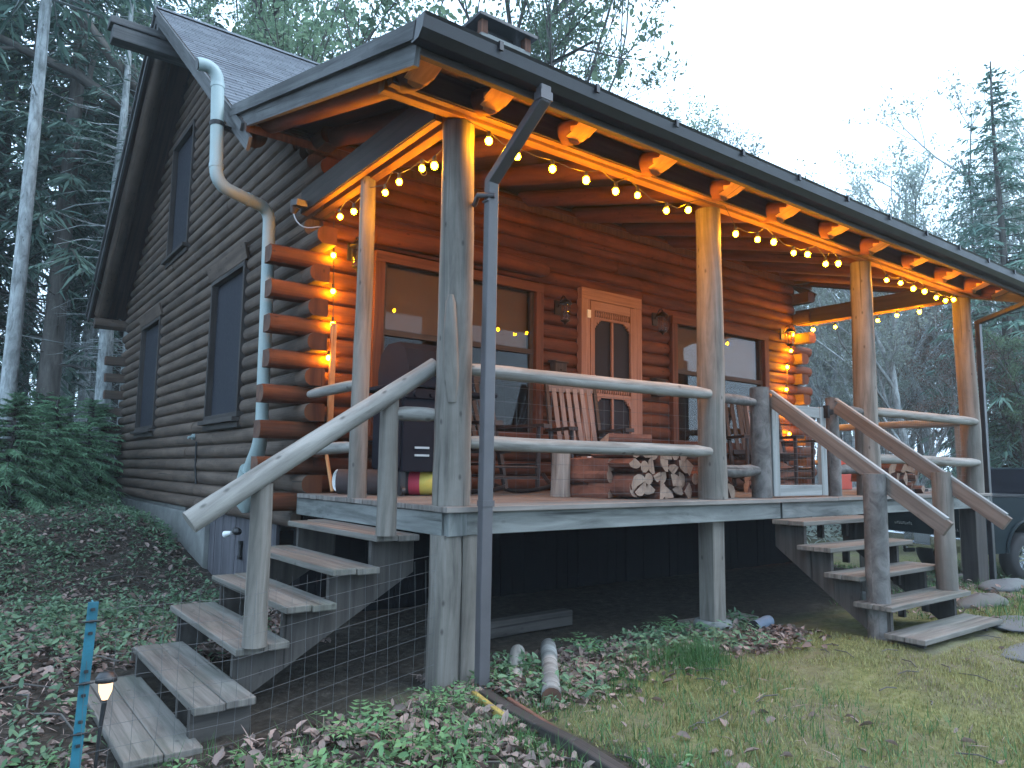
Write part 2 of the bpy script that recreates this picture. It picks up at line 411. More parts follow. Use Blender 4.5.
def build_ground():
    xs = np.concatenate([np.linspace(-150,-12,16), np.arange(-11.5,-4,0.35), np.arange(-4,8.5,0.10), np.arange(8.6,20,0.5), np.linspace(21,200,18)])
    ys = np.concatenate([np.linspace(-80,-8,10), np.arange(-7.5,-4,0.4), np.arange(-3.9,3.5,0.10), np.arange(3.6,14,0.25), np.arange(14.5,40,1.5), np.linspace(42,260,16)])
    nx, ny = len(xs), len(ys)
    V = []; Z = []
    for y in ys:
        for x in xs:
            z = gz(x, y)
            if -4 < x < 9 and -4 < y < 8: z += random.uniform(-0.008, 0.008)
            V.append((x, y, z))
            lawn = ss(-0.75, -0.15, x+0.55*(y+0.6)-0.2+0.25*math.sin(3*x+2*y))*ss(0.25, -0.45, y+0.15*math.sin(2.3*x)) if x < 3 else ss(0.3, -0.3, y)
            if x > 8: lawn = 0.8*ss(8, 3, y-1)
            Z.append(max(0.0, min(1.0, lawn)))
    F = [(j*nx+i, j*nx+i+1, (j+1)*nx+i+1, (j+1)*nx+i) for j in range(ny-1) for i in range(nx-1)]
    me = D.meshes.new('ground'); me.from_pydata(V, [], F)
    a = me.attributes.new('zone', 'FLOAT', 'POINT'); a.data.foreach_set('value', Z)
    me.polygons.foreach_set('use_smooth', [True]*len(F)); me.materials.append(M['ground'])
    o = D.objects.new('ground', me); COL.objects.link(o); o['kind'] = 'structure'
build_ground()

# ------------------------------------------------------------------ cabin
WX0, WX1 = 0.0, 7.65           # gable wall faces
WY0, WY1 = 2.40, 11.0          # front and back wall faces
PIT = 0.151                    # log course
RIDGE_Y, RIDGE_Z, MS = 6.80, 6.45, 0.76
def roof_main(y): return RIDGE_Z-MS*abs(y-RIDGE_Y)
def roof_porch(y): return 2.52+0.265*(y+0.55)
def roof_top(y): return min(roof_main(y), roof_porch(y)) if y < 2.796 else roof_main(y)
# use the flatter porch plane in front of the break
def roof_top(y): return roof_porch(y) if y < 2.796 else roof_main(y)

cabin = thing('log_cabin', 'dark log cabin with a covered porch lit by string lights', 'cabin', (0,0,-1.05))

def log_profile(zc, face, out, thick=0.15, h=PIT, seg=7):
    # D profile: rounded outer face ; coordinates (a, z), outward = sign `out`
    pts = []
    for k in range(seg+1):
        t = -1+2*k/seg
        pts.append((face+out*(0.064*math.sqrt(max(0, 1-0.94*t*t))-0.036), zc+t*h*0.492))
    pts.append((face-out*thick, zc+h*0.492)); pts.append((face-out*thick, zc-h*0.492))
    return pts

def log_run(mb, zc, plane, face, out, a0, a1, end0=False, end1=False, tip=0, capmi=1):
    segs = [(a0, a1)]
    # random butt joints
    L = a1-a0
    if L > 3.2:
        c = a0+L*random.uniform(0.3, 0.7); segs = [(a0, c-0.004), (c+0.004, a1)]
    for (p, q) in segs:
        j = random.uniform(-0.004, 0.004)
        pr = log_profile(zc, face+j, out)
        if out*1 > 0 and plane == 'x': pr = pr[::-1]
        mb.prism(pr, plane, p, q, mi=0, smooth=False, mi_cap=capmi)

def subtract(a0, a1, holes):
    segs = [(a0, a1)]
    for h0, h1 in holes:
        ns = []
        for p, q in segs:
            if h1 <= p or h0 >= q: ns.append((p, q)); continue
            if h0 > p: ns.append((p, h0))
            if h1 < q: ns.append((h1, q))
        segs = ns
    return [(p, q) for p, q in segs if q-p > 0.03]

# openings
FW = [(0.62, 2.63, 0.50, 2.22), (4.72, 6.78, 0.50, 2.17)]      # front windows x0,x1,z0,z1
FD = (3.17, 4.15, 0.0, 2.28)                                   # front door
GW = [(4.04, 5.30, 0.73, 2.38), (8.06, 9.40, 0.75, 2.43), (6.70, 7.92, 3.22, 4.98)]   # gable windows y0,y1,z0,z1
NLOG = 23
Z0 = -0.045
def build_walls():
    fw = MB(); tips = [[] for _ in range(4)]; gtips = [[] for _ in range(4)]
    k = 0
    while True:
        zc = Z0-0.03+PIT*k
        if zc > 3.20: break
        front_pass = (k % 2 == 0)
        holes = [(x0, x1) for x0, x1, z0, z1 in FW if z0 < zc < z1]
        if FD[2]-0.1 < zc < FD[3]: holes.append((FD[0], FD[1]))
        ext = 0.33 + random.uniform(-0.035, 0.025)
        if zc > 2.5: ext += 0.0
        for p, q in subtract(WX0+0.12, WX1-0.12, holes): log_run(fw, zc, 'x', WY0, -1, p, q)
        if front_pass and zc > 2.25: pass
        elif front_pass:
            for i, (xa, xb) in enumerate(((WX0-ext, WX0+0.12), (WX1-0.12, WX1+ext))):
                tips[i].append(MB()); tips[i][-1].prism(log_profile(zc, WY0, -1), 'x', xa, xb, mi=0, mi_cap=1)
                tips[2+i].append(MB()); tips[2+i][-1].prism(log_profile(zc, WY1, 1)[::-1], 'x', xa, xb, mi=0, mi_cap=1)
        else:
            e2 = 0.15+random.uniform(-0.02, 0.02)+(0.12 if zc > 2.1 else 0)
            for i, (face, out) in enumerate(((WX0, -1), (WX1, 1))):
                gtips[i].append(MB()); gtips[i][-1].prism(log_profile(zc, face, out), 'y', WY0-e2, WY0+0.1, mi=0, mi_cap=1)
                gtips[2+i].append(MB()); gtips[2+i][-1].prism(log_profile(zc, face, out), 'y', WY1-0.1, WY1+e2, mi=0, mi_cap=1)
        k += 1
    part(fw, 'front_wall', ['front_log', 'log_end'], cabin)
    for i in range(4):
        for m_ in tips[i]: part(m_, 'log_end', ['front_log' if i < 2 else 'gable_log', 'log_end'], cabin)
        for m_ in gtips[i]: part(m_, 'log_end', ['gable_log', 'front_log' if i < 2 else 'gable_end'], cabin)
    for face, out, nm, holes_def in ((WX0, -1, 'gable_wall', GW), (WX1, 1, 'gable_wall', [])):
        g = MB(); k = -1
        while True:
            zc = Z0-0.03+PIT*k
            if zc > RIDGE_Z-0.35: break
            ytop0 = RIDGE_Y-(RIDGE_Z-0.20-zc)/MS; ytop1 = RIDGE_Y+(RIDGE_Z-0.20-zc)/MS
            y0 = max(WY0+0.05, ytop0); y1 = min(WY1-0.05, ytop1)
            hs = [(a, b) for a, b, z0, z1 in holes_def if z0 < zc < z1]
            for p, q in subtract(y0, y1, hs): log_run(g, zc, 'y', face, out, p, q, capmi=0)
            k += 1
        part(g, nm, ['gable_log'], cabin)
    # back wall (plain logs) and inner rooms
    b = MB(); k = -1
    while Z0+PIT*k < 3.05:
        log_run(b, Z0-0.03+PIT*k, 'x', WY1, 1, WX0+0.12, WX1-0.12); k += 1
    part(b, 'back_wall', ['gable_log', 'gable_end'], cabin)
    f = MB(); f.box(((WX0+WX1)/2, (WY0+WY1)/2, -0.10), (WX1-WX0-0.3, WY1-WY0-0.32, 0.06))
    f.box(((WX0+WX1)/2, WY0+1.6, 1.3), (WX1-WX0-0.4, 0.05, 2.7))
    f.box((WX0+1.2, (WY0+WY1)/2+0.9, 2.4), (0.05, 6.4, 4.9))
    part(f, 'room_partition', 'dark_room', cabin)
build_walls()

# foundation
fd = MB()
fd.box((WX1-0.12, (WY0+WY1)/2, -0.72), (0.18, WY1-WY0-0.3, 1.06))
fd.box(((WX0+WX1)/2, WY1-0.14, -0.62), (WX1-WX0-0.1, 0.2, 0.95))
fd.box((WX0+0.13, (5.05+WY1)/2, -0.85), (0.24, WY1-5.05-0.3, 1.0))
fd.box((WX0+0.15, (6.1+WY1)/2, -0.28), (0.22, WY1-6.1-0.3, 0.14))
part(fd, 'foundation', 'concrete', cabin, bevel=0.01)
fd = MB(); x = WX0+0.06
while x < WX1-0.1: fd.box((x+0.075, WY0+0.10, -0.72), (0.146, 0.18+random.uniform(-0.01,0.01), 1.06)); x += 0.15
part(fd, 'crawl_shade_boards', 'crawl', cabin)  # boards coloured near black to hold the under-deck shade
# cellar door of upright boards in the gable foundation
cd = MB(); y = 3.02
while y < 5.3:
    cd.box((WX0+0.08+random.uniform(-0.004,0.004), y+0.075, -0.65), (0.035, 0.146, 0.95)); y += 0.15
for yy in (5.4, 5.62, 5.84, 6.03): cd.box((WX0+0.09, yy, -0.38), (0.035, 0.2, 0.46))
cdo = part(cd, 'cellar_door', 'board', cabin, 'vertical board cellar door below the gable logs')
la = MB(); la.box((WX0+0.05, 3.98, -0.62), (0.02, 0.05, 0.17)); la.box((WX0+0.04, 3.98, -0.55), (0.02, 0.08, 0.03)); la.box((WX0+0.04, 3.98, -0.70), (0.02, 0.08, 0.03))
part(la, 'latch', 'iron', cdo)
sb = MB(); sb.box((WX0+0.1, (3.0+6.15)/2, -0.14), (0.08, 3.15, 0.06)); part(sb, 'sill_board', 'darktrim', cabin)

# windows
def window(x0, x1, z0, z1):
    w = 0.10
    fr = MB()
    y = WY0-0.045
    fr.box(((x0+x1)/2, y, z1-w/2), (x1-x0-0.002, 0.07, w)); fr.box(((x0+x1)/2, y, z0+w/2), (x1-x0-0.002, 0.07, w))
    for xx in (x0+w/2, x1-w/2): fr.box((xx, y+0.003, (z0+z1)/2), (w, 0.07, z1-z0-2*w))
    o = part(fr, 'window', 'redtrim', cabin, bevel=0.004)
    s = MB(); zm = 1.47
    s.box(((x0+x1)/2, y+0.035, zm), (x1-x0-2*w, 0.04, 0.055))
    for xx in (x0+w+0.02, x1-w-0.02): s.box((xx, y+0.04, (z0+z1)/2), (0.045, 0.04, z1-z0-2*w))
    part(s, 'sash', 'darktrim', o, bevel=0.003)
    g = MB(); g.box(((x0+x1)/2, y+0.045, (z0+z1)/2), (x1-x0-2*w-0.02, 0.006, z1-z0-2*w-0.01)); part(g, 'pane', 'glass', o)
    sh = MB(); sh.box(((x0+x1)/2, y+0.11, (zm+z1)/2), (x1-x0-2*w-0.06, 0.006, z1-zm-0.1)); part(sh, 'roller_shade', 'shade', o)
    si = MB(); si.box(((x0+x1)/2, y-0.04, z0-0.02), (x1-x0+0.1, 0.12, 0.04)); part(si, 'sill', 'redtrim', o, bevel=0.004)
for a in FW: window(*a)
def gable_window(y0, y1, z0, z1, head=True):
    x = WX0-0.005; w = 0.05
    fr = MB()
    fr.box((x, (y0+y1)/2, z1-w/2), (0.09, y1-y0-0.002, w)); fr.box((x, (y0+y1)/2, z0+w/2), (0.09, y1-y0-0.002, w))
    for yy in (y0+w/2, y1-w/2): fr.box((x, yy, (z0+z1)/2), (0.088, w, z1-z0-2*w))
    o = part(fr, 'window', 'darktrim', cabin, bevel=0.004)
    g = MB(); g.box((x+0.03, (y0+y1)/2, (z0+z1)/2), (0.006, y1-y0-2*w, z1-z0-2*w)); part(g, 'screen', 'screen', o)
    s = MB(); s.box((x-0.035, (y0+y1)/2, z0-0.03), (0.13, y1-y0+0.06, 0.045)); s.box((x-0.01, (y0+y1)/2, z0-0.085), (0.07, y1-y0+0.04, 0.06)); part(s, 'sill', 'darktrim', o, bevel=0.004)
    if head:
        h = MB(); h.box((x-0.045, (y0+y1)/2+0.02, z1+0.095), (0.03, y1-y0+0.16, 0.17), Matrix.Rotation(R_(-14), 3, 'Y')); part(h, 'head_board', 'gable_log', o, bevel=0.004)
for i, a in enumerate(GW): gable_window(*a, head=(i < 2))

# screen door
x0, x1, z0, z1 = FD
d = MB(); y = WY0-0.05
for xx in (x0+0.065, x1-0.065): d.box((xx, y, (z1-0.13)/2), (0.13, 0.08, z1-0.13))
d.box(((x0+x1)/2, y-0.004, z1-0.065), (x1-x0, 0.08, 0.13))
door = part(d, 'door', 'doorwood', cabin, 'pale wooden screen door with fretwork brackets', bevel=0.004)
dx0, dx1 = x0+0.135, x1-0.135; zt = z1-0.135
l = MB(); yl = y-0.03
for xx in (dx0+0.032, dx1-0.032): l.box((xx, yl, zt/2+0.01), (0.064, 0.035, zt-0.03))
for zz, hh in ((zt-0.055, 0.11), (0.10, 0.16), (1.17, 0.05), (1.06, 0.05)): l.box(((dx0+dx1)/2, yl+0.003, zz), (dx1-dx0-0.128, 0.032, hh))
l.box(((dx0+dx1)/2, yl+0.003, zt-0.20), (dx1-dx0-0.128, 0.03, 0.03))
l.box(((dx0+dx1)/2, yl+0.005, (1.195+zt-0.215)/2), (0.03, 0.026, zt-0.215-1.195)); l.box(((dx0+dx1)/2, yl+0.005, (0.18+1.035)/2), (0.03, 0.026, 0.855))
leaf = part(l, 'screen_leaf', 'doorwood', door, bevel=0.004)
n = 15
for za, zb in ((zt-0.19, zt-0.105), (1.08, 1.15)):
    for i in range(n):
        xx = dx0+0.10+(dx1-dx0-0.20)*i/(n-1); sp = MB()
        sp.tube([(xx, yl, za), (xx, yl, (za+zb)/2), (xx, yl, zb)], [0.008, 0.014, 0.008], 6, False); part(sp, 'spindle', 'doorwood', door)
def bracket(mb, cx, cz, sx, sz, s=0.10):
    q = s/0.17
    pts = [(0,0),(s,0),(s*0.93,0.018),(s*0.72,0.02),(s*0.64,0.046),(s*0.45,0.036),(s*0.30,s*0.30),(0.036,s*0.45),(0.046,s*0.64),(0.02,s*0.72),(0.018,s*0.93),(0,s)]
    mb.prism([(cx+sx*p[0], cz+sz*p[1]) for p in pts], 'y', yl-0.012, yl+0.012)
for sx, cx in ((1, dx0+0.064), (-1, dx1-0.064)):
    for cz, sz in ((zt-0.215, -1), (1.195, 1), (1.035, -1)):
        br = MB(); bracket(br, cx, cz, sx, sz); part(br, 'bracket', 'doorwood', door)
sc = MB(); sc.box(((dx0+dx1)/2, yl+0.03, zt/2), (dx1-dx0, 0.004, zt-0.06)); part(sc, 'screen_mesh', 'screen', door)
hg = MB(); hg.box((dx0-0.03, y-0.045, 1.98), (0.05, 0.02, 0.09)); hg.box((dx0-0.03, y-0.045, 0.35), (0.05, 0.02, 0.09)); part(hg, 'hinge', 'cyanwhite', door)

# ---- main roof
RX0, RX1 = -0.60, 8.0
def sawtooth(ytop, ybot, ztop_fn, step=0.14, lift=0.012):
    n = max(1, int(abs(ytop-ybot)*math.hypot(1, abs((ztop_fn(ytop)-ztop_fn(ybot))/(ytop-ybot)))/step))
    pts = []
    for i in range(n):
        ya = ytop+(ybot-ytop)*i/n; yb = ytop+(ybot-ytop)*(i+1)/n
        pts.append((ya, ztop_fn(ya)+0.002)); pts.append((yb, ztop_fn(yb)+lift))
    return pts
def roof_slab(name, ya, yb, fn, thick, x0, x1):
    mb = MB(); prof = sawtooth(ya, yb, fn)
    # top courses, uv by (x, slope length)
    L = 0; nn = len(prof)
    vs = []; fs = []; us = []
    acc = [0]
    for i in range(1, nn): acc.append(acc[-1]+math.dist(prof[i-1], prof[i]))
    for (yy, zz) in prof: vs += [(x0, yy, zz), (x1, yy, zz)]
    for i in range(nn-1):
        fs.append((2*i, 2*i+1, 2*i+3, 2*i+2)); us.append([(x0, acc[i]), (x1, acc[i]), (x1, acc[i+1]), (x0, acc[i+1])])
    mb.add(vs, fs, us, 0)
    bot = [(ya, fn(ya)-thick), (yb, fn(yb)-thick)]
    sy = 1 if yb > ya else -1
    # underside, ends
    mb.quad([(x0, bot[0][0], bot[0][1]), (x1, bot[0][0], bot[0][1]), (x1, bot[1][0], bot[1][1]), (x0, bot[1][0], bot[1][1])], 1)
    poly = prof+[bot[1], bot[0]]
    for xx in (x0, x1): mb.quad([(xx, p[0], p[1]) for p in poly], 1)
    mb.quad([(x0, yb, fn(yb)+0.012), (x1, yb, fn(yb)+0.012), (x1, yb, fn(yb)-thick), (x0, yb, fn(yb)-thick)], 1)
    return mb
roofs = part(roof_slab('roof', RIDGE_Y, 2.35, roof_main, 0.06, RX0, RX1), 'roof', ['shingle', 'soffit'], cabin, 'steep main roof of dark grey shingles')
part(roof_slab('roof', RIDGE_Y+0.001, 11.45, roof_main, 0.06, RX0, RX1), 'roof_slope', ['shingle', 'soffit'], roofs)
part(roof_slab('porch_roof', 2.80, -0.55, roof_porch, 0.055, RX0, RX1), 'porch_roof', ['shingle', 'soffit'], cabin, 'low pitched porch roof')
rc = MB(); rc.prism([(RIDGE_Y-0.14, RIDGE_Z-0.075), (RIDGE_Y, RIDGE_Z+0.035), (RIDGE_Y+0.14, RIDGE_Z-0.075), (RIDGE_Y, RIDGE_Z+0.018)], 'x', RX0, RX1)
part(rc, 'ridge_cap', 'shingle', roofs)
# barge boards on the rakes
def rake(mb, x, ya, yb, fn, top, h, w):
    sl = abs((fn(ya)-fn(yb))/(ya-yb)); hh = h/math.hypot(1, sl)
    mb.bar((x, ya, fn(ya)-top-h/2), (x, yb, fn(yb)-top-h/2), w, hh)
for x in (RX0-0.012, RX1+0.012):
    b = MB()
    rake(b, x, RIDGE_Y-0.005, 2.42, roof_main, 0.005, 0.09, 0.028); rake(b, x*1.0+(0.03 if x < 0 else -0.03), RIDGE_Y-0.005, 2.30, roof_main, 0.07, 0.15, 0.028)
    rake(b, x, RIDGE_Y+0.005, 11.42, roof_main, 0.005, 0.09, 0.028); rake(b, x+(0.03 if x < 0 else -0.03), RIDGE_Y+0.005, 11.4, roof_main, 0.07, 0.15, 0.028)
    part(b, 'barge_board', 'barge', cabin)
    b = MB()
    rake(b, x-0.004, 2.74, -0.56, roof_porch, 0.008, 0.10, 0.028); rake(b, x+(0.032 if x < 0 else -0.032), 2.70, -0.52, roof_porch, 0.10, 0.13, 0.032)
    part(b, 'porch_barge_board', 'barge', cabin)
# ridge beam nose, log rake rafters
rb = MB(); rb.box((-0.40, RIDGE_Y, 5.865), (1.42, 0.22, 0.19)); rb.box((-0.42, RIDGE_Y, 6.015), (1.46, 0.26, 0.10)); rb.box((-0.30, RIDGE_Y, 6.18), (0.55, 0.10, 0.22))
part(rb, 'ridge_beam', 'barge', cabin, 'grey ridge beam nose poking out of the gable peak', bevel=0.01)
for sgn, ye in ((1, 11.2), (-1, 2.75)):
    t = MB(); pts = []
    for i in range(9):
        yy = RIDGE_Y+sgn*0.2+(ye-RIDGE_Y-sgn*0.2)*i/8; pts.append((-0.40, yy, roof_main(yy)-0.20))
    t.tube(pts, [0.115*random.uniform(0.93, 1.05) for _ in pts], 14); part(t, 'rake_log', 'gable_log', cabin)
bl = MB(); bl.tube([(-0.52, WY1+0.10, 2.72), (0.5, WY1+0.1, 2.72)], 0.10, 12); part(bl, 'plate_log', 'gable_log', cabin)
# log rafters of the porch
def rafter(x, r=0.088):
    mb = MB(); n = 16; sl = 0.265
    ys = [2.45, 1.9, 1.3, 0.7, 0.2, -0.085, -0.17, -0.175, -0.23, -0.29, -0.34, -0.39]
    v0 = random.random()*40; u0 = random.random()*40
    rows = []; cl = []
    for j, yy in enumerate(ys):
        zc = roof_porch(yy)-0.055-r-0.002; rr = r*random.uniform(0.96, 1.04)
        row = []; cr = []
        for k in range(n):
            a = 2*PI*(k+0.5)/n
            px, pz = x+rr*math.cos(a), zc+rr*math.sin(a); c = False
            if yy <= -0.1749:
                t = (-0.175-yy)/0.20
                lim = zc-0.62*r+1.45*r*t
                if pz < lim:
                    pz = lim; c = True
            row.append((px, yy, pz)); cr.append(c)
        rows.append(row); cl.append(cr)
    vs = [p for row in rows for p in row]; fs = []; us = []; mi = []
    for j in range(len(ys)-1):
        for k in range(n):
            k2 = (k+1) % n
            fs.append((j*n+k, j*n+k2, (j+1)*n+k2, (j+1)*n+k))
            us.append([(u0+r*6.28*k/n, v0+ys[j]), (u0+r*6.28*(k+1)/n, v0+ys[j]), (u0+r*6.28*(k+1)/n, v0+ys[j+1]), (u0+r*6.28*k/n, v0+ys[j+1])])
            mi.append(1 if (cl[j+1][k] and cl[j+1][k2]) and ys[j] <= -0.16 else 0)
    mb.add(vs, fs, us, mi, [m == 0 for m in mi])
    mb.add(rows[-1], [list(range(n))], [[(u0+p[0], v0+p[2]) for p in rows[-1]]], 1)
    return part(mb, 'rafter', ['rafter', 'cut'], cabin)
for x in (-0.40, 0.12, 0.82, 1.62, 2.44, 3.22, 4.04, 4.80, 5.66, 6.45, 7.24, 7.8): rafter(x, random.uniform(0.082, 0.095))
# eave fascia and gutter
fa = MB(); fa.prism([(-0.525, 2.50), (-0.525, 2.36), (-0.485, 2.36), (-0.485, 2.50)], 'x', RX0+0.03, RX1-0.03); part(fa, 'eave_fascia', 'darktrim', cabin)
gu = MB()
prof = [(-0.53, 2.515), (-0.53, 2.40), (-0.60, 2.40), (-0.64, 2.44), (-0.655, 2.50), (-0.665, 2.515), (-0.655, 2.522), (-0.645, 2.50), (-0.63, 2.45), (-0.595, 2.41), (-0.54, 2.41), (-0.54, 2.515)]
gu.prism(prof, 'x', RX0-0.02, RX1+0.02)
for xe in (RX0-0.02, RX1+0.02): gu.prism([(-0.53, 2.515), (-0.53, 2.40), (-0.60, 2.40), (-0.64, 2.44), (-0.66, 2.515)], 'x', xe-0.006, xe+0.006)
gut = part(gu, 'gutter', 'gutter', cabin)
x = -0.15
while x < 8:
    gb = MB(); gb.box((x, -0.60, 2.521), (0.025, 0.135, 0.012)); gb.box((x, -0.664, 2.50), (0.025, 0.012, 0.05)); part(gb, 'gutter_clip', 'gutter', gut); x += 0.72
# downspouts (rectangular section)
def spout(mb, pts, w=0.075, d=0.055):
    pts = [Vector(p) for p in pts]
    for a, b in zip(pts[:-1], pts[1:]):
        e = (b-a).normalized()*0.015
        mb.bar(a-e, b+e, w, d, up=(0,1,0) if abs((b-a).normalized().y) < 0.95 else (0,0,1))
ds = MB(); spout(ds, [(0.20,-0.60,2.40), (0.20,-0.60,2.33)]); spout(ds, [(0.20,-0.60,2.33), (0.185,-0.12,1.99)]); spout(ds, [(0.185,-0.12,1.99), (0.175,-0.115,-1.03)])
do = part(ds, 'downspout', 'spout', cabin, 'grey metal downspout in front of the first porch post', bevel=0.006)
for zz in (1.86, 0.02): j = MB(); j.box((0.181, -0.117, zz), (0.084, 0.062, 0.035 if zz < 1 else 0.012)); part(j, 'spout_joint', 'spout', do)
j = MB(); j.box((0.20, -0.60, 2.35), (0.086, 0.066, 0.05)); part(j, 'spout_joint', 'spout', do)
j = MB(); j.tube([(0.16, 0.03, 1.88), (0.10, -0.10, 1.89), (0.18, -0.16, 1.89)], 0.018, 6); part(j, 'strap', 'spout', do)
ds = MB(); spout(ds, [(7.86,-0.60,2.40), (7.86,-0.60,2.32)]); spout(ds, [(7.86,-0.60,2.32), (7.90,0.05,2.14)]); spout(ds, [(7.90,0.05,2.14), (7.92,0.06,-1.15)])
part(ds, 'downspout', 'gutter', cabin, 'black downspout beside the last porch post', bevel=0.006)
# porch beams: two boards with a gap
bm = MB()
bm.box((3.58, -0.055, 2.51), (8.16, 0.05, 0.18), mi=0); bm.box((3.58, -0.0865, 2.517), (8.16, 0.012, 0.178), mi=1); bm.box((3.58, 0.055, 2.512), (8.16, 0.075, 0.176)); bm.box((3.58, -0.008, 2.55), (8.1, 0.044, 0.09))  # thin dark outer facing paints in the shade under the roof overhang
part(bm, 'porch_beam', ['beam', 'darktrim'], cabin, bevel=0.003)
for xc in (0.0, 7.63):
    bm = MB(); bm.box((xc-0.06, 1.24, 2.505), (0.05, 2.24, 0.21)); bm.box((xc-0.0915, 1.24, 2.512), (0.012, 2.24, 0.208), mi=1); bm.box((xc+0.055, 1.24, 2.49), (0.075, 2.24, 0.17)); bm.box((xc-0.007, 1.24, 2.55), (0.05, 2.2, 0.08)); part(bm, 'side_beam', ['beam', 'darktrim'], cabin, bevel=0.003)  # dark outer sheet again carries the overhang shade as colour
# log over the left window, ledger plate logs along the wall
t = MB(); t.tube([(0.60, WY0-0.07, 2.36), (1.2, WY0-0.085, 2.375), (2.1, WY0-0.085, 2.38), (2.60, WY0-0.075, 2.375), (2.68, WY0-0.07, 2.372)], [0.085,0.095,0.092,0.08,0.05], 14); part(t, 'window_log', 'front_log', cabin)
# posts
def post(x, y, z0, z1, r0, r1, mat='post', name='porch_post', label=None, wob=0.012, n=18):
    mb = MB(); m = max(4, int((z1-z0)/0.18)); pts = []; rs = []
    bx, by = random.uniform(-0.004, 0.004)*(z1-z0), random.uniform(-0.004, 0.004)*(z1-z0)
    for i in range(m+1):
        t = i/m; pts.append((x+bx*math.sin(PI*t*2), y+by*math.sin(PI*t*1.5), z0+(z1-z0)*t)); rs.append((r0+(r1-r0)*t)*random.uniform(0.975, 1.025))
    mb.tube(pts, rs, n, True, wob=wob)
    return mb
PX = (0.09, 2.60, 5.12, 7.62)
for i, x in enumerate(PX):
    mb = post(x, 0.115 if i else 0.12, 0.0, 2.42, 0.118, 0.102)
    if i == 0:   # split-off scar and crack on the first post
        mb.tube([(x-0.062, 0.035, 0.62), (x-0.082, 0.022, 0.80), (x-0.098, 0.012, 1.02), (x-0.104, 0.008, 1.22), (x-0.104, 0.006, 1.27)], [0.03, 0.048, 0.044, 0.030, 0.014], 10, wob=0.03)
    part(mb, 'porch_post', 'post', cabin, ['thick split grey corner post', None, None, None][i])
mb = post(0.03, 1.30, 0.0, 2.42, 0.068, 0.058); part(mb, 'porch_post', 'post', cabin, 'slim post halfway along the left porch side')
# supports below the deck
mb = post(0.045, 0.10, -1.25, -0.17, 0.10, 0.098); mb.box((0.165, 0.085, -0.70), (0.10, 0.14, 1.06)); part(mb, 'support_post', 'post', cabin)
for x in (2.60, 5.12):
    mb = MB(); mb.box((x, 0.14, -0.56), (0.15, 0.15, 0.80)); s_ = part(mb, 'support_post', 'post', cabin, bevel=0.008)
    c = MB(); c.lathe([(0.16, -1.25), (0.15, -0.98), (0.14, -0.955), (0.0, -0.955)], (x, 0.14, 0), n=20); part(c, 'pier', 'concrete', s_)
mb = MB(); mb.box((7.60, 0.13, -0.70), (0.30, 0.18, 1.08)); part(mb, 'support_post', 'darktrim', cabin, bevel=0.01)
# deck
dk = MB(); y = 0.0
y = -0.035
while y < 2.30:
    w = 0.138; c_ = random.uniform(2.5, 5.2)
    for xa, xb in ((-0.035, c_-0.002), (c_+0.002, 7.79)): dk.box(((xa+xb)/2, y+w/2, -0.018+random.uniform(-0.0015, 0.0015)), (xb-xa, w-0.006, 0.034))
    y += w
part(dk, 'deck', 'deck', cabin, bevel=0.004)
fs_ = MB(); fs_.box((1.75, 0.022, -0.105), (3.24, 0.036, 0.135)); fs_.box((5.6, 0.022, -0.106), (4.40, 0.036, 0.135))
fs_.box((0.0, 1.2, -0.107), (0.036, 2.30, 0.135)); fs_.box((0.06, 0.018, -0.106), (0.13, 0.05, 0.14)); fs_.box((7.78, 1.2, -0.107), (0.036, 2.30, 0.135))
part(fs_, 'deck_fascia', 'fascia', cabin, bevel=0.004)
jo = MB(); x = 0.5
while x < 7.6: jo.box((x, 1.2, -0.11), (0.04, 2.28, 0.13)); x += 0.45
part(jo, 'deck_joists', 'stringer', cabin)
# rails
def railp(pts, r0, r1, mat='rail', label=None, n=12):
    mb = MB(); a, b = Vector(pts[0]), Vector(pts[1]); m = max(4, int((b-a).length/0.16))
    P = []; rs = []; s1, s2 = random.uniform(-0.006, 0.006), random.uniform(-0.006, 0.006)
    for i in range(m+1):
        t = i/m; p = a.lerp(b, t)+Vector((0, s2*math.sin(PI*t), s1*math.sin(PI*t*1.7))); P.append(p); rs.append((r0+(r1-r0)*t)*random.uniform(0.96, 1.04))
    rs[0] *= 0.8; rs[-1] *= 0.72
    mb.tube(P, rs, n, wob=0.015); return part(mb, 'rail', mat, cabin, label)
railp([(0.18,0.09,0.84), (2.46,0.03,0.84)], 0.046, 0.052); railp([(0.18,0.08,0.385), (2.46,0.03,0.375)], 0.046, 0.047)
railp([(2.70,0.11,0.83), (3.18,0.11,0.83)], 0.045, 0.04, 'bark_rail'); railp([(2.70,0.09,0.23), (3.18,0.09,0.23)], 0.055, 0.048, 'bark_rail')
railp([(4.52,0.12,0.84), (5.05,0.12,0.85)], 0.045, 0.045, 'bark_rail'); railp([(4.52,0.12,0.25), (5.05,0.12,0.27)], 0.05, 0.045, 'bark_rail')
railp([(5.22,0.09,0.86), (7.56,0.02,0.86)], 0.048, 0.052); railp([(5.22,0.09,0.37), (7.56,0.02,0.37)], 0.05, 0.05)
railp([(7.62,0.15,0.86), (7.62,2.2,0.86)], 0.05, 0.045); railp([(7.62,0.15,0.37), (7.62,2.2,0.37)], 0.05, 0.045)
railp([(0.03,1.36,0.84), (0.03,2.28,0.83)], 0.042, 0.045); railp([(0.03,1.36,0.37), (0.03,2.2,0.36)], 0.044, 0.045)
railp([(-0.22,0.30,0.55), (0.02,0.16,0.55)], 0.045, 0.045)
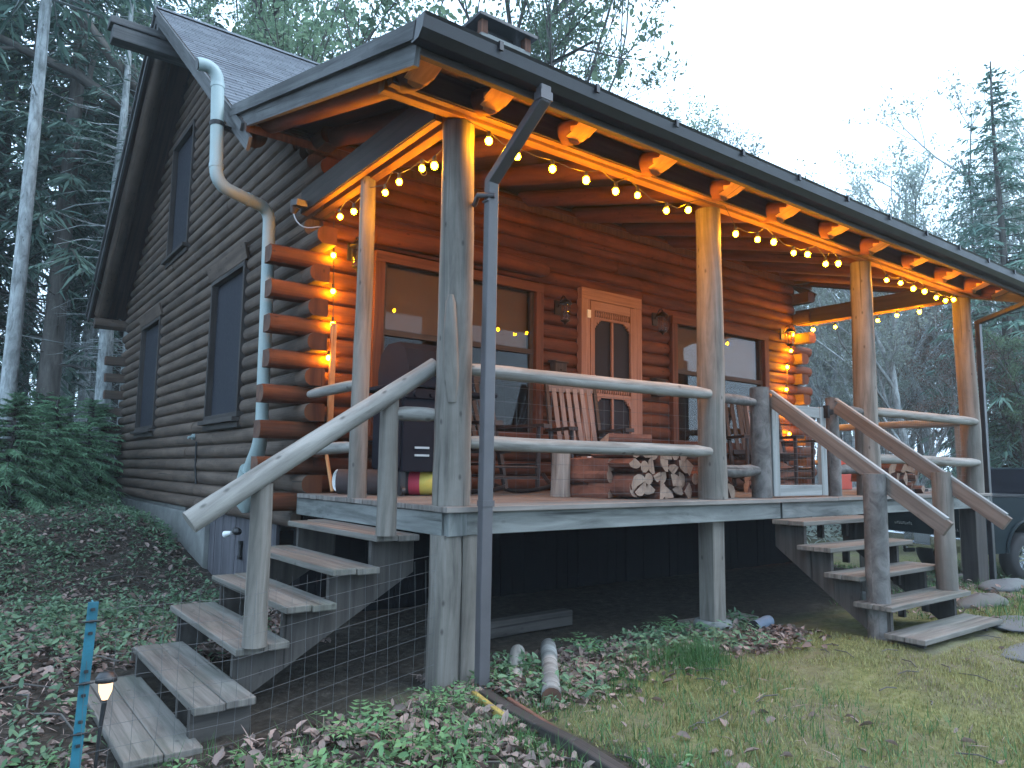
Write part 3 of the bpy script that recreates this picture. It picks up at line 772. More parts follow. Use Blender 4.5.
# deck wing on the right with upright skirt boards and its rail
wg = MB(); x = 7.82
while x < 10.0: wg.box((x+0.06, 1.75, -0.02), (0.128, 1.3, 0.034)); x += 0.134
part(wg, 'side_deck', 'deck', cabin)
wg = MB(); x = 7.84
while x < 9.98: wg.box((x+0.05, 1.085, -0.115+random.uniform(-0.004, 0.004)), (0.092, 0.02, 0.15)); x += 0.1
part(wg, 'skirt_boards', 'fascia', cabin)
railp([(7.72,1.1,0.36), (9.95,1.1,0.40)], 0.05, 0.05)
for xx in (9.9,):
    mb = post(xx, 1.12, -1.5, 0.95, 0.08, 0.075); part(mb, 'support_post', 'post', cabin)
# wire mesh behind the rails
def mesh_panel(pa, pb, z0, z1, dz=0.10, dx=0.10, r=0.0011):
    mb = MB(); a, b = Vector(pa), Vector(pb); L = (b-a).length
    z = z0
    while z <= z1+1e-6: mb.tube([(a.x, a.y, z), ((a.x+b.x)/2, (a.y+b.y)/2+0.004, z-0.006), (b.x, b.y, z)], r, 4, False); z += dz
    k = 0.0
    while k < L: p = a.lerp(b, k/L); mb.tube([(p.x, p.y, z0), (p.x, p.y, z1)], r*0.8, 3, False); k += dx
    return part(mb, 'wire_mesh', 'galv', cabin)
mesh_panel((0.2,0.14,0), (2.5,0.14,0), 0.06, 0.84); mesh_panel((5.2,0.14,0), (7.5,0.14,0), 0.06, 0.86, 0.05, 0.05); mesh_panel((7.64,0.2,0), (7.64,2.2,0), 0.06, 0.86, 0.05, 0.05)
# chimney
ch = MB(); cx, cy = 3.27, 4.3
ch.box((cx, cy, 5.2), (0.84, 0.72, 1.7))
chm = part(ch, 'chimney', 'concrete', roofs, bevel=0.01)
c2 = MB()
for sx in (-1, 1):
    for sy in (-1, 1): c2.box((cx+sx*0.37, cy+sy*0.31, 6.13), (0.10, 0.10, 0.20))
part(c2, 'cap_posts', 'redtrim', chm)
c2 = MB(); c2.box((cx, cy, 6.255), (0.98, 0.86, 0.05)); part(c2, 'chimney_cap', 'gutter', chm, bevel=0.006)
c2 = MB(); c2.box((cx, cy, 6.13), (0.45, 0.4, 0.16)); part(c2, 'flue', 'black', chm)
# pvc pipe from the upper roof down the gable corner
pp = MB(); r = 0.056
def arc(p0, p1, p2, n=7):
    p0, p1, p2 = Vector(p0), Vector(p1), Vector(p2)
    return [tuple(p0.lerp(p1, t).lerp(p1.lerp(p2, t), t)) for t in [i/n for i in range(n+1)]]
path = [(-0.90, 2.86, 3.73)]+arc((-0.86, 2.86, 3.74), (-0.72, 2.86, 3.76), (-0.72, 2.855, 3.58))+[(-0.72, 2.80, 3.2), (-0.72, 2.745, 2.80)]+arc((-0.72, 2.74, 2.78), (-0.72, 2.72, 2.63), (-0.58, 2.74, 2.605))+[(-0.40, 2.80, 2.585)]+arc((-0.32, 2.83, 2.58), (-0.20, 2.87, 2.57), (-0.20, 2.86, 2.44))+[(-0.20, 2.81, 1.5), (-0.20, 2.78, 0.55)]
pp.tube(path, r, 16)
pp.tube(arc((-0.20, 2.78, 0.57), (-0.2, 2.78, 0.40), (-0.20, 2.92, 0.27), 5)+[(-0.2, 3.0, 0.17)], [0.062,0.062,0.062,0.064,0.068,0.072,0.075], 16)
pp.tube([(-0.2, 3.0, 0.19), (-0.2, 3.07, 0.09)], 0.10, 16)
pp.tube([(-0.2, 3.06, 0.12), (-0.2, 3.10, -0.02), (-0.2, 3.11, -0.14), (-0.2, 3.1, -0.2)], [0.085, 0.088, 0.075, 0.03], 16)
pvc = part(pp, 'drain_pipe', 'pvc', cabin, 'pale grey plastic pipe bending down the gable corner')
q = MB(); q.tube([(-0.72, 2.803, 3.22), (-0.72, 2.798, 3.18)], 0.063, 16); q.bar((-0.68, 2.81, 3.2), (-0.54, 2.84, 3.2), 0.05, 0.03); part(q, 'bracket', 'iron', pvc)
q = MB()
for a, b in (((-0.72, 2.86, 3.60), (-0.72, 2.853, 3.56)), ((-0.72, 2.747, 2.82), (-0.72, 2.742, 2.78)), ((-0.44, 2.787, 2.589), (-0.40, 2.80, 2.585)), ((-0.2, 2.782, 0.62), (-0.2, 2.78, 0.56))):
    q = MB(); q.tube([a, b], 0.0605, 16); part(q, 'pipe_joint', 'pvc', pvc)
q = MB(); q.tube([(-0.90, 2.86, 3.73), (-0.906, 2.86, 3.729)], 0.05, 16); part(q, 'pipe_mouth_shade', 'black', pvc)  # black disc on the closed end, painted shade for the hollow mouth
# conduit and tap on gable wall
q = MB(); q.tube([(-0.03, 5.72, 0.56), (-0.06, 5.72, 0.56)], 0.035, 12); q.tube([(-0.06, 5.72, 0.56), (-0.11, 5.70, 0.545)], 0.016, 8); part(q, 'garden_tap', 'pvc', cabin)
q = MB(); q.tube([(-0.035, 5.60, 0.5), (-0.035, 5.58, 0.2), (-0.035, 5.5, 0.0)], 0.012, 6); part(q, 'tap_pipe', 'iron', cabin)
# vertical trim strip beside the corner
q = MB(); q.box((0.23, WY0-0.09, 0.95), (0.05, 0.035, 1.05)); part(q, 'trim_strip', 'cut', cabin, bevel=0.004)

# ------------------------------------------------------------------ stairs
def stairs_left():
    t = thing('wooden_stairs', 'weathered plank stairs with a slanting log handrail at the left end of the porch', 'stairs', (-0.8, 1.0, -1.1))
    shift = (0, 0, 0, 0, -0.28, -0.36)
    for k in range(6):
        z = -0.18*(k+1) if k < 5 else -1.05
        xo = -0.31-0.262*k; xi = xo+0.29
        if k == 5: xo, xi = -1.66, -1.33
        y0, y1 = 0.30+shift[k], 1.75+shift[k]
        mb = MB()
        for xa, xb in ((xo, (xo+xi)/2-0.0015), ((xo+xi)/2+0.0015, xi)):
            mb.box(((xa+xb)/2, (y0+y1)/2+random.uniform(-0.006, 0.006), z-0.019), (xb-xa, y1-y0, 0.038), Matrix.Rotation(random.uniform(-0.006, 0.006), 3, 'X'))
        part(mb, 'tread', 'tread', t, bevel=0.006)
    for yy in (0.42, 1.60):
        mb = MB(); poly = [(0.0, -0.20)]
        for k in range(5):
            z = -0.18*(k+1)-0.04; xo = -0.29-0.262*k; xi = xo+0.262
            poly += [(xi+0.0, z), (xo, z)]
        poly += [(-1.34, -1.10), (-1.20, -1.12), (0.0, -0.42)]
        mb.prism(poly, 'y', yy-0.02, yy+0.02); part(mb, 'stringer', 'stringer', t)
    # blocks under lowest steps
    mb = MB(); mb.box((-1.22, 0.10, -1.0), (0.28, 0.05, 0.16)); mb.box((-1.22, 1.35, -1.0), (0.28, 0.05, 0.16)); mb.box((-1.5, 0.5, -1.12), (0.26, 1.1, 0.08)); part(mb, 'step_block', 'stringer', t)
    for x, za, zb in ((-1.0, -0.72, 0.13), (-0.25, -0.18, 0.64)):
        mb = post(x, 0.30, za, zb, 0.062, 0.056); part(mb, 'handrail_post', 'post', t)
    mb = MB(); a, b = Vector((-1.37, 0.27, -0.065)), Vector((0.03, 0.25, 0.865)); P = []; rs = []
    for i in range(12):
        u = i/11; P.append(a.lerp(b, u)+Vector((0,0,0.003*math.sin(5*u)))); rs.append((0.062-0.008*u)*random.uniform(0.97, 1.03))
    mb.tube(P, rs, 16, wob=0.01); part(mb, 'handrail', 'rail', t)
stairs_left()
def stairs_right():
    t = thing('wooden_stairs', 'open plank stairs with flat brown handrails below the porch gate', 'stairs', (3.85, -0.6, -1.05))
    for k in range(5):
        z = -0.17-0.19*k; ya = -0.05-0.225*k; yb = ya-0.29
        mb = MB()
        xo = random.uniform(-0.01, 0.01)
        for p, q in ((ya, (ya+yb)/2+0.0015), ((ya+yb)/2-0.0015, yb)):
            mb.box((3.83+xo, (p+q)/2, z-0.019), (1.36, abs(p-q), 0.038))
        part(mb, 'tread', 'tread', t, bevel=0.006)
    for xx in (3.28, 4.36):
        poly = [(-0.01, -0.20)]
        for k in range(5):
            z = -0.17-0.19*k-0.04; ya = -0.05-0.225*k
            poly += [(ya, z), (ya-0.225, z)]
        poly += [(-1.18, -1.08), (-0.95, -1.08), (-0.01, -0.40)]
        mb = MB(); mb.prism(poly, 'x', xx-0.02, xx+0.02); part(mb, 'stringer', 'stringer', t)
    for xx in (3.42, 3.83, 4.24):
        for k in range(5): mb = MB(); mb.box((xx, -0.09-0.225*k, -0.17-0.19*k-0.038-0.07), (0.035, 0.05, 0.14)); part(mb, 'riser_block', 'stringer', t)
    mb = post(3.30, -0.85, -1.15, 0.22, 0.088, 0.082); part(mb, 'handrail_post', 'bark_rail', t, 'stout handrail post set in the lawn')
    mb = post(4.42, -0.87, -0.74, 0.24, 0.082, 0.078); part(mb, 'handrail_post', 'post', t)
    for xx, sgn in ((3.36, 1), (4.44, 1)):
        mb = MB(); mb.bar((xx, 0.06, 0.86), (xx, -1.34, -0.17), 0.042, 0.115); o = part(mb, 'handrail', 'handrail', t, bevel=0.004)
        mb = MB(); mb.bar((xx, 0.06, 0.934), (xx, -1.34, -0.096), 0.046, 0.022); part(mb, 'handrail_cap', 'gatewood', o, bevel=0.004)
stairs_right()
# ------------------------------------------------------------------ gate
gt = thing('porch_gate', 'small grey framed gate at the top of the right hand stairs', 'gate', (3.84, 0.1, 0.0))
mb = MB()
gx0, gx1 = 3.40, 4.28
for xx in (gx0+0.05, gx1-0.05): mb.box((xx, 0.10, 0.425), (0.10, 0.04, 0.83))
for zz, hh in ((0.785, 0.10), (0.06, 0.10)): mb.box(((gx0+gx1)/2, 0.102, zz), (gx1-gx0-0.2, 0.036, hh))
part(mb, 'gate_frame', 'gatewood', gt, bevel=0.004)
mb = MB()
for i in range(13): mb.tube([(gx0+0.1+i*0.055, 0.115, 0.1), (gx0+0.1+i*0.055, 0.115, 0.74)], 0.0011, 4, False)
for i in range(12): mb.tube([(gx0+0.09, 0.116, 0.12+i*0.055), (gx1-0.09, 0.116, 0.12+i*0.055)], 0.0011, 4, False)
part(mb, 'gate_mesh', 'galv', gt)
mb = MB(); mb.box((gx1+0.02, 0.055, 0.80), (0.10, 0.03, 0.05)); mb.box((gx1-0.02, 0.06, 0.80), (0.03, 0.05, 0.12)); part(mb, 'latch', 'iron', gt)
mb = post(3.27, 0.115, 0.0, 0.96, 0.088, 0.082); part(mb, 'gate_post', 'bark_rail', cabin, 'stout gate post with peeling bark')
mb = post(4.46, 0.115, 0.0, 0.95, 0.062, 0.058); part(mb, 'gate_post', 'bark_rail', cabin, 'slimmer gate post at the latch side')

# ------------------------------------------------------------------ string lights
sl = thing('string_lights', 'string of warm globe bulbs hung along the porch beams and corner logs', 'string lights', (0.1, 0.0, 2.3))
runs = []
runs.append([(0.21,2.29),(0.44,2.25),(0.74,2.245),(1.05,2.245),(1.34,2.235),(1.57,2.26),(1.89,2.215),(2.15,2.28)])
runs.append([(2.76,2.21),(3.07,2.225),(3.31,2.25),(3.62,2.21),(3.85,2.24),(4.16,2.205),(4.39,2.25)])
runs.append([(5.35,2.245),(5.66,2.265),(5.95,2.25),(6.22,2.26),(6.51,2.235),(6.75,2.235),(6.97,2.28)])
BU = [(x, -0.045, z) for r in runs for x, z in r]
left = [(0.02,y,z) for y, z in ((0.30,2.19),(0.46,2.225),(0.78,2.23),(0.99,2.215),(1.52,2.22),(1.78,2.25))]
lv = [(0.205,2.322,2.085),(0.215,2.322,1.76),(0.225,2.322,1.465),(0.20,2.322,1.165)]
rv = [(7.40,2.322,2.24),(7.33,2.322,1.99),(7.22,2.322,1.74),(7.18,2.322,1.41),(7.27,2.322,1.09),(7.22,2.322,0.77)]
rb_ = [(7.60,y,z) for y, z in ((0.62,2.33),(0.91,2.33),(1.17,2.30),(1.78,2.30),(2.12,2.31))]
wire = MB()
def bulb(p, down=True):
    p = Vector(p)
    mb = MB()
    if down:
        mb.sphere(p, 0.0225*random.uniform(0.9, 1.06), 12, 8, sz=random.uniform(1.05, 1.2))
    else:
        mb.sphere(p, 0.0225, 12, 8)
    o = part(mb, 'bulb', 'bulb', sl)
    s = MB(); s.tube([p+Vector((0,0,0.018)), p+Vector((0,0,0.03)), p+Vector((0,0,0.062))], [0.012, 0.0145, 0.0125], 8); part(s, 'socket', 'black', o)
    return p+Vector((0,0,0.062))
def string(ps, anchors=True):
    tops = [bulb(p) for p in ps]
    pts = []
    for a, b in zip(tops[:-1], tops[1:]):
        pts.append(a)
        hi = max(a.z, b.z)+0.05 if random.random() < 0.45 else min(a.z, b.z)-0.012
        pts.append((a+b)/2+Vector((0,0,hi-(a.z+b.z)/2)))
    pts.append(tops[-1])
    wire.tube(pts, 0.0032, 5, False); return tops
def bulbs_all():
    t0 = string([b for b in BU[:8]]); t1 = string(BU[8:15]); t2 = string(BU[15:22])
    wire.tube([t0[-1], (2.3,-0.05,2.40), (2.6,-0.06,2.41), t1[0]], 0.0032, 5, False); wire.tube([t1[-1], (4.8,-0.05,2.41), (5.15,-0.06,2.41), t2[0]], 0.0032, 5, False)
    tl = string(left); tv = string(lv); tr = string(rb_); trv = string(rv)
    wire.tube([t0[0], (0.1,0.02,2.41), tl[0]], 0.0032, 5, False); wire.tube([tl[-1], (0.1,2.1,2.38), tv[0]], 0.0032, 5, False)
    wire.tube([t2[-1], (7.5,0.0,2.41), tr[0]], 0.0032, 5, False); wire.tube([tr[-1], (7.45,2.2,2.36), trv[0]], 0.0032, 5, False)
bulbs_all()
part(wire, 'cable', 'black', sl)

# flood lamp and cord on the left beam end
fl = thing('outdoor_socket', 'small white outdoor lamp with a looping cord under the left porch beam end', 'lamp', (-0.14, 2.28, 2.45))
mb = MB(); mb.box((-0.15, 2.25, 2.46), (0.10, 0.16, 0.05), Matrix.Rotation(0.25, 3, 'X')); mb.tube([(-0.15, 2.34, 2.455), (-0.16, 2.37, 2.40)], [0.045, 0.02], 10); part(mb, 'lamp_head', 'spout', fl)
mb = MB(); mb.tube(arc((-0.16, 2.36, 2.41), (-0.14, 2.30, 2.22), (0.0, 2.20, 2.27), 7)+[(0.1, 2.17, 2.27)], 0.006, 6); part(mb, 'cord', 'steel', fl)
rg = MB()
n = 16; pr = [(0.35+0.028*math.cos(2*PI*k/n), 1.02, 2.47+0.028*math.sin(2*PI*k/n)) for k in range(n+1)]; rg.tube(pr, 0.004, 6, False); rg.tube([(0.35, 1.02, 2.498), (0.35, 1.02, 2.56)], 0.004, 5)
solo(rg, 'hook_ring', 'steel', 'small steel ring hanging under the porch roof near the left end', 'ring', (0.35, 1.02, 2.47))

# wall lanterns
def lantern():
    t = thing('wall_lantern', '', 'lantern', (0,0,0))
    mb = MB(); mb.box((0, 0.0, 0.02), (0.09, 0.02, 0.16)); part(mb, 'back_plate', 'iron', t, bevel=0.004)
    mb = MB(); mb.tube(arc((0, -0.01, 0.02), (0, -0.10, 0.20), (0, -0.13, 0.10), 6), 0.007, 6); part(mb, 'arm', 'iron', t)
    mb = MB(); mb.lathe([(0.0, 0.10), (0.02, 0.095), (0.075, 0.05), (0.078, 0.042), (0.0, 0.046)], (0, -0.13, 0), n=12)
    mb.lathe([(0.05, -0.14), (0.056, -0.15), (0.02, -0.17), (0.0, -0.20)], (0, -0.13, 0), n=10)
    for k in range(6):
        a = PI/3*k; mb.tube([(0.062*math.cos(a), -0.13+0.062*math.sin(a), 0.045), (0.05*math.cos(a), -0.13+0.05*math.sin(a), -0.145)], 0.004, 4)
    part(mb, 'lantern_cage', 'iron', t)
    mb = MB(); mb.lathe([(0.055, 0.04), (0.044, -0.14)], (0, -0.13, 0), n=14); part(mb, 'lantern_glass', 'glass', t)
    return t
ln = lantern()
spots = [(0.40, 2.14, 'black wall lantern on the left corner logs beside the first window'), (2.86, 1.98, 'black wall lantern on the logs left of the screen door'),
         (4.44, 2.06, 'black wall lantern on the logs right of the screen door'), (7.18, 2.2, 'black wall lantern by the right corner of the cabin')]
for i, (x, z, lab) in enumerate(spots):
    o = ln if i == 0 else copy_tree(ln)
    o.location = (x, WY0-0.035, z); o['label'] = lab; o['group'] = 'wall lanterns on the cabin front'

# small boxes on wall (mail box / planter beside door)
for x, z, lab in ((2.84, 1.28, 'small brown box fixed to the logs left of the screen door'), (4.45, 1.22, 'small brown box fixed to the logs right of the screen door')):
    mb = MB(); mb.box((x, WY0-0.075, z), (0.16, 0.10, 0.20)); mb.box((x, WY0-0.08, z+0.11), (0.19, 0.13, 0.02), Matrix.Rotation(0.15, 3, 'X')); mb.tube([(x, WY0-0.125, z+0.02), (x, WY0-0.14, z+0.02)], 0.012, 8)
    solo(mb, 'wall_box', 'darktrim', lab, 'box', (x, WY0-0.03, z-0.1), 'boxes beside the door', bevel=0.004)

# ------------------------------------------------------------------ rocking chairs
def rocking_chair(mat_main, mat_back, label, loc, rz, group, slats=6):
    # faces local -Y
    t = thing('rocking_chair', label, 'rocking chair', (0,0,0), group)
    W = 0.56
    mb = MB()
    for k in range(6): mb.box((0, -0.22+0.085*k, 0.42-0.010*k), (W-0.06, 0.07, 0.018))
    part(mb, 'seat', mat_main, t, bevel=0.003)
    mb = MB()
    n = slats
    for k in range(n):
        x = -W/2+0.085+(W-0.17)*k/(n-1); mb.bar((x, 0.235, 0.42), (x, 0.46, 1.07), 0.048, 0.014, up=(0,1,0.3))
    mb.bar((-W/2+0.02, 0.47, 1.08), (W/2-0.02, 0.47, 1.08), 0.03, 0.09); mb.bar((-W/2+0.02, 0.235, 0.45), (W/2-0.02, 0.235, 0.45), 0.03, 0.05)
    part(mb, 'backrest', mat_back, t, bevel=0.003)
    for s in (-1, 1):
        mb = MB(); mb.bar((s*(W/2-0.01), 0.18, 0.06), (s*(W/2-0.01), 0.49, 1.14), 0.035, 0.045); part(mb, 'back_leg', mat_main, t)
        mb = MB(); mb.tube([(s*(W/2-0.01), -0.24, 0.06), (s*(W/2-0.01), -0.245, 0.25), (s*(W/2-0.01), -0.25, 0.42), (s*(W/2-0.01), -0.25, 0.62)], [0.018, 0.024, 0.02, 0.02], 8); part(mb, 'front_leg', mat_main, t)
        mb = MB(); mb.prism([(-0.34, 0.625), (0.33, 0.63), (0.33, 0.605), (-0.30, 0.60), (-0.345, 0.585)], 'x', s*(W/2+0.01)-0.045, s*(W/2+0.01)+0.045); part(mb, 'armrest', mat_main, t, bevel=0.004)
        mb = MB(); pts = [(s*(W/2-0.01), -0.42+0.98*u, 0.022+0.13*(2*u-0.9)**2*(0.55 if u < 0.45 else 0.95)) for u in [i/10 for i in range(11)]]
        mb.tube(pts, 0.020, 8); part(mb, 'rocker', mat_main, t)
        mb = MB(); mb.tube([(s*(W/2-0.01), -0.24, 0.27), (s*(W/2-0.01), 0.24, 0.25)], 0.012, 6); mb.tube([(s*(W/2-0.01), -0.24, 0.17), (s*(W/2-0.01), 0.21, 0.15)], 0.012, 6); part(mb, 'side_stretcher', mat_main, t)
    mb = MB(); mb.tube([(-W/2+0.01, -0.245, 0.24), (W/2-0.01, -0.245, 0.24)], 0.013, 6); mb.tube([(-W/2+0.01, -0.245, 0.15), (W/2-0.01, -0.245, 0.15)], 0.013, 6); mb.tube([(-W/2, 0.2, 0.16), (W/2, 0.2, 0.16)], 0.013, 6); part(mb, 'stretcher', mat_main, t)
    t.location = loc; t.rotation_euler = (0, 0, rz)
    return t
GRP = 'rocking chairs on the porch'
rocking_chair('chair_dark', 'chair_grey', 'slatted rocking chair with a grey backrest facing out in front of the screen door', (2.66, 1.66, 0), R_(-20), GRP)
rocking_chair('chair_dark', 'chair_dark', 'dark rocking chair under the left window, nearest the grill', (1.52, 1.62, 0), R_(6), GRP)
rocking_chair('chair_dark', 'chair_dark', 'dark rocking chair under the right window behind the short rails left of the gate', (4.98, 1.25, 0), R_(-35), GRP)
rocking_chair('chair_dark', 'chair_grey', 'dark rocking chair with a slatted back seen through the porch gate', (6.05, 1.7, 0), R_(-20), GRP)

# ------------------------------------------------------------------ grill
gr = thing('gas_grill', 'dark blue black covered gas grill behind the slim left porch post', 'grill', (0.72, 1.62, 0))
mb = MB(); mb.box((0.74, 1.62, 0.52), (0.62, 0.50, 0.66)); part(mb, 'cabinet', 'grill', gr, bevel=0.012)
for zz in (0.38, 0.32):
    for xx in (0.60, 0.86): mb = MB(); mb.box((xx, 1.362, zz), (0.13, 0.008, 0.016)); part(mb, 'vent', 'steel', gr)
mb = MB(); mb.box((0.74, 1.36, 0.80), (0.62, 0.02, 0.06)); 
for k in range(4): mb.tube([(0.52+0.15*k, 1.355, 0.80), (0.52+0.15*k, 1.32, 0.80)], 0.022, 12)
part(mb, 'control_panel', 'grill', gr)
mb = MB(); mb.prism([(1.36, 0.86), (1.36, 1.02), (1.42, 1.17), (1.52, 1.235), (1.72, 1.235), (1.84, 1.16), (1.88, 1.02), (1.88, 0.86)], 'x', 0.46, 1.08); part(mb, 'lid', 'grill', gr, bevel=0.015)
mb = MB(); mb.tube([(0.52, 1.325, 0.97), (0.96, 1.325, 0.97)], 0.013, 8); mb.box((0.54, 1.345, 0.97), (0.02, 0.04, 0.02)); mb.box((0.94, 1.345, 0.97), (0.02, 0.04, 0.02)); part(mb, 'handle', 'steel', gr)
for xx, ww in ((0.36, 0.18), (1.22, 0.28)):
    mb = MB(); mb.box((xx, 1.62, 0.845), (ww, 0.44, 0.03)); part(mb, 'side_shelf', 'grill', gr, bevel=0.006)
mb = MB(); mb.box((0.418, 1.62, 0.52), (0.012, 0.46, 0.60)); part(mb, 'side_panel', 'grill', gr)
for xx in (0.46, 1.02):
    for yy in (1.42, 1.82):
        mb = MB(); mb.box((xx, yy, 0.12), (0.04, 0.04, 0.14)); mb.tube([(xx-0.015, yy, 0.042), (xx+0.015, yy, 0.042)], 0.04, 12); part(mb, 'castor', 'black', gr)
# rolled up colourful rug on the deck below
rl = thing('rolled_rug', 'rolled striped rug with red and yellow bands lying under the grill', 'rug', (0.6, 1.3, 0))
mb = MB()
for a, b, mi in ((0.17, 0.63, 0), (0.63, 0.70, 1), (0.70, 0.98, 2), (0.98, 1.02, 3)):
    mb.tube([(a, 1.95-(a-0.17)*0.78, 0.105), (b, 1.95-(b-0.17)*0.78, 0.105)], 0.10 if mi != 1 else 0.101, 20, True, mi)
part(mb, 'roll', ['rugdark', 'red', 'yellow', 'rugdark'], rl)
mb = MB(); n = 40
mb.tube([(0.165-0.003*0, 1.954+0.0, 0.105)] and [(0.163+0.0*k, 1.955+(0.02+0.075*k/n)*math.cos(5*PI*k/n), 0.105+(0.02+0.075*k/n)*math.sin(5*PI*k/n)) for k in range(n)], 0.011, 5, False); part(mb, 'spiral_end', 'cyanwhite', rl)
# broom leaning
mb = MB(); mb.tube([(0.16, 2.30, 0.55), (0.17, 2.06, 0.02)], 0.016, 8); solo(mb, 'wooden_pole', 'cut', 'short wooden pole leaning by the left corner logs above the rolled rug', 'pole', (0.16, 2.2, 0.0))

# stump
mb = MB(); mb.tube([(1.66,0.92,0.0),(1.66,0.92,0.08),(1.67,0.92,0.3),(1.665,0.92,0.42)], [0.085,0.078,0.075,0.076], 16, wob=0.02); solo(mb, 'log_stool', 'rail', 'pale grey upright log stool beside the stacked firewood', 'stool', (1.66,0.92,0))

# ------------------------------------------------------------------ firewood
def wedge(kind, seed, L=0.44):
    rn = random.Random(seed); mb = MB()
    if kind == 0:   # quarter split
        r = rn.uniform(0.075, 0.105); a0 = rn.uniform(0, 6.28); sp = rn.uniform(1.3, 2.0)
        poly = [(0, 0)]+[(r*math.cos(a0+sp*i/5)*rn.uniform(0.94, 1.04), r*math.sin(a0+sp*i/5)*rn.uniform(0.94, 1.04)) for i in range(6)]
    elif kind == 1: # half
        r = rn.uniform(0.07, 0.085); a0 = rn.uniform(0, 6.28)
        poly = [(r*math.cos(a0+PI*i/7)*rn.uniform(0.94, 1.04), r*math.sin(a0+PI*i/7)*rn.uniform(0.94, 1.04)) for i in range(8)]
    else:
        r = rn.uniform(0.045, 0.07); poly = [(r*math.cos(2*PI*i/9)*rn.uniform(0.92, 1.06), r*math.sin(2*PI*i/9)*rn.uniform(0.92, 1.06)) for i in range(9)]
    cx = sum(p[0] for p in poly)/len(poly); cy = sum(p[1] for p in poly)/len(poly)
    poly = [(p[0]-cx, p[1]-cy) for p in poly]
    mb.prism(poly, 'y', -L/2, L/2, mi=0, mi_cap=1)
    return mb.mesh('firewood_log', ['fire_bark', 'fire_cut'])
FM = [wedge(k % 3 if k % 3 != 2 or k % 2 else 0, 50+k) for k in range(10)]
def fire(x, y, z, rz, roll, mesh, label, group):
    o = D.objects.new('firewood_log', mesh); COL.objects.link(o)
    o.matrix_world = Matrix.Translation((x, y, z)) @ Matrix.Rotation(rz, 4, 'Z') @ Matrix.Rotation(roll, 4, 'Y')
    tag(o, label, 'firewood', group)
rr = random.Random(5)
G1 = 'firewood stacked beside the second porch post'
for row in range(4):
    nx = 7-(row > 2)
    for k in range(nx):
        x = 1.84+0.112*k+rr.uniform(-0.015, 0.015)+(0.06 if row % 2 else 0)
        fire(x, 0.50+rr.uniform(-0.03, 0.03), 0.06+0.098*row+rr.uniform(-0.008, 0.008), rr.uniform(-0.06, 0.06), rr.uniform(0, 6.28), rr.choice(FM), 'split firewood log in the stack against the second porch post', G1)
for k, (x, z) in enumerate(((1.80, 0.06), (1.79, 0.16), (1.82, 0.26))):
    fire(x, 0.72, z, 0.12, k, FM[k], ['lowest', 'middle', 'upper'][k]+' firewood log lying lengthwise at the left side of the stack', G1)
fire(2.30, 0.78, 0.47, 1.35, 0.4, FM[1], 'orange brown firewood log lying crosswise on top of the stack', G1)
for k in range(5): fire(2.78+0.11*(k % 3), 0.45, 0.06+0.10*(k//3), rr.uniform(-0.1, 0.1), rr.uniform(0, 6), rr.choice(FM), 'firewood log behind the short rail between post and gate', 'firewood left of the gate post')
for k in range(12): fire(4.75+0.13*(k % 4)+0.06*((k//4) % 2), 1.15, 0.06+0.10*(k//4), 1.5+rr.uniform(-0.1, 0.1), rr.uniform(0, 6), rr.choice(FM), 'reddish firewood log in the stack seen through the gate', 'firewood behind the gate')
for k in range(14): fire(6.0+0.14*(k % 5)+rr.uniform(-0.03,0.03), 0.50+rr.uniform(-0.05, 0.05), 0.06+0.11*(k//5), rr.uniform(-0.5, 0.5), rr.uniform(0, 6), rr.choice(FM), 'firewood log in the loose heap right of the third porch post', 'firewood right of the third post')
# kindling rack beside that heap
rk = thing('firewood_rack', 'V shaped rack of dark bars leaning beside the loose firewood heap', 'rack', (6.8, 0.5, 0))
mb = MB(); mb.bar((6.62, 0.42, 0.05), (6.42, 0.45, 0.50), 0.05, 0.03); part(mb, 'rack_bar', 'rail', rk); mb = MB(); mb.bar((6.76, 0.45, 0.03), (6.96, 0.42, 0.40), 0.05, 0.03); part(mb, 'rack_bar', 'handrail', rk)
mb = MB(); mb.box((6.5, 0.45, 0.03), (0.7, 0.3, 0.03)); part(mb, 'rack_base', 'darktrim', rk)
# red container on deck
mb = MB(); mb.prism([(0,0),(0.36,0),(0.36,0.26),(0.28,0.34),(0.10,0.34),(0,0.28)], 'y', 1.55, 1.77); mb.v = [(v[0]+7.1, v[1], v[2]+0.2) for v in mb.v]; mb.tube([(7.17,1.66,0.54),(7.17,1.66,0.58)], 0.03, 10); mb.box((7.28,1.66,0.10),(0.34,0.24,0.2), mi=0)
solo(mb, 'fuel_can', 'orange_red', 'red plastic fuel can on the deck behind the third porch post', 'can', (7.25,1.66,0), bevel=0.01)

